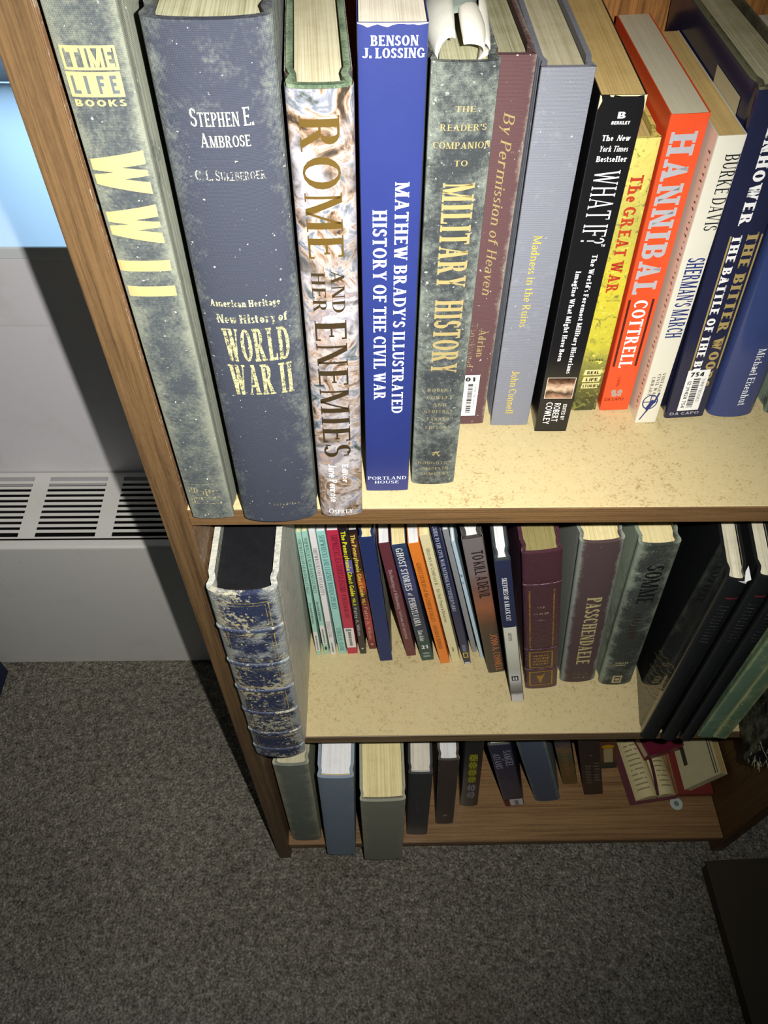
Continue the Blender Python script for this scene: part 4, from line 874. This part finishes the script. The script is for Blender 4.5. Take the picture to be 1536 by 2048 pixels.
# open maroon book lying on the bottom shelf, and the things stacked beside it
MAR = plain(srgb(92, 40, 48), .45, .5, .15); PGO = plain(srgb(214, 200, 150), .8, .2, .08, 60)
ob = tag(empty('open_book', (.5745, .0555, Z3), (0, radians(-5), radians(6))), 'maroon-bound book lying open with curved cream pages and a dark ribbon', 'book')
mb = MB(); mb.box(-.042, .031, 0, .130, .005, .0085); mk('cover', mb, MAR, ob, bevel=.001)
for sg, w, nm in ((-1, .031, 'page_block'), (1, .029, 'page_block')):
    n = 12; top = [(.0012 * sg + sg * w * i / n, .0095 + .017 * sin(pi * (.16 + .84 * i / n)) ** .7 * (1 - .35 * i / n)) for i in range(n + 1)]
    P = top + [(sg * w, .0088), (.0012 * sg, .0088)]
    mb = MB(); mb.prism(P, .004, .126, lambda x, z, y: (x, y, z)); mk(nm, mb, PGO, ob, smooth=True)
    P = []; mb = MB()
    for r in range(14):
        for i in range(3, 10):
            if (r * 5 + i * 3) % 11 == 0: continue
            (xa, za), (xb, zb) = top[i], top[i + 1]; y0 = .016 + .0075 * r
            mb.poly([(xa, y0, za + .0004), (xb, y0, zb + .0004), (xb, y0 + .0022, zb + .0004), (xa, y0 + .0022, za + .0004)])
    mk('page_text', mb, ink(srgb(150, 140, 104)), ob, fix=False)
mb = MB(); A = []; B_ = []
for i in range(16):
    y = .0035 + .118 * i / 15; x = -.004 + .006 * sin(i * .2); z = .0215 + .004 * sin(pi * i / 15); A.append((x, y, z + .004)); B_.append((x + .0045, y, z + .004))
mb.quadstrip(A, B_); o = mk('ribbon', mb, ink(srgb(70, 24, 30)), ob, fix=False)
rp = tag(empty('paperback_book', (.6342, .146, Z3 + .0003)), 'red paperback lying flat in the bottom right corner', 'book')
mb = MB(); mb.box(-.026, .026, -.080, .080, .0006, .0112); mk('pages', mb, PGT, rp); REDC = plain(srgb(124, 48, 42), .4, .5, .08)
mb = MB(); mb.box(-.027, .027, -.081, .081, 0, .0005); mb.box(-.027, .027, -.081, .081, .0113, .0118); mb.box(-.027, .027, -.0816, -.0811, 0, .0118); mk('cover', mb, REDC, rp)
mh = tag(empty('hardcover_book', (.588, .118, Z3 + .0325), (0, radians(5), radians(17))), 'dark red closed book lying on the red paperback, title plate on its spine', 'book')
mb = MB(); mb.box(-.030, .030, .002, .09, .0025, .0175); mk('pages', mb, PGO, mh); mb = MB(); mb.box(-.032, .032, 0, .094, 0, .0025); mb.box(-.032, .032, 0, .094, .0175, .020); mb.box(-.032, .032, -.002, .0002, 0, .020); mk('cover', mb, plain(srgb(110, 30, 50), .4, .5, .1), mh, bevel=.001)
mb = MB(); mb.poly([(-.012, -.0023, .005), (.014, -.0023, .005), (.014, -.0023, .015), (-.012, -.0023, .015)]); mk('title_plate', mb, ink(srgb(150, 70, 70)), mh, fix=False)
cp = tag(empty('paperback_book', (.6165, .1000, Z3 + .0180), (0, radians(24), 0)), 'cream paperback with dark-ruled border propped against the right side panel', 'book')
mb = MB(); mb.box(-.0005, .0105, -.030, .115, .0008, .075); mk('pages', mb, PGT, cp); mb = MB(); mb.box(-.0015, -.0006, -.031, .116, 0, .0757); mb.box(.0106, .0114, -.031, .116, 0, .0757); mb.box(-.0014, .0113, -.0315, -.0305, 0, .0757); mk('cover', mb, plain(srgb(206, 198, 156), .5), cp)
mb = MB()
for z0, z1, y0, y1 in ((.066, .068, -.029, .11), (.0705, .072, -.029, .11), (.03, .033, .04, .075), (.012, .02, 0, .09)): mb.poly([(-.0018, y0, z0), (-.0018, y1, z0), (-.0018, y1, z1), (-.0018, y0, z1)])
mk('cover_lettering', mb, ink(srgb(60, 58, 44)), cp, fix=False)
tg = empty('paper_tag', (.6045, .0535, Z3 + .0003)); tag(tg, 'small round white paper tag on the bottom shelf', 'tag')
mb = MB(); mb.prism([(.0095 * cos(2 * pi * i / 24), .0095 * sin(2 * pi * i / 24)) for i in range(24)], 0, .0006); mk('disc', mb, ink(srgb(190, 200, 190), .7), tg)
mb = MB(); mb.poly([(.004 * cos(2 * pi * i / 12), .004 * sin(2 * pi * i / 12), .0008) for i in range(12)]); mk('print', mb, ink(srgb(110, 130, 124)), tg, fix=False)

# things on the carpet
bx = tag(empty('flat_box', (.92, -.30, 0), (0, 0, radians(1.5))), 'low flat dark brown box on the carpet before the right side panel', 'box')
CB = plain(srgb(58, 50, 36), .7, .3, .1, 20)
mb = MB(); mb.box(-.272, .30, -.45, .283, 0, .026); mk('tray', mb, CB, bx, bevel=.001); mb = MB(); mb.box(-.275, .303, -.453, .286, .0262, .031); mk('lid', mb, CB, bx, bevel=.001)
nb_ = tag(empty('storage_bin', (-.66, .16, 0)), 'navy blue bin on the carpet by the heater, cut by the left edge', 'bin')
NB = plain(srgb(26, 36, 72), .5, .4, .1)
mb = MB(); mb.box(-.14, .1605, -.16, .158, 0, .004); mb.box(-.14, -.136, -.16, .158, .004, .25); mb.box(.1565, .1605, -.16, .158, .004, .25); mb.box(-.136, .1565, -.16, -.156, .004, .25); mb.box(-.136, .1565, .154, .158, .004, .25); mk('body', mb, NB, nb_)
mb = MB(); mb.box(-.146, .1665, -.166, .162, .25, .258); mk('lid', mb, NB, nb_, bevel=.002)
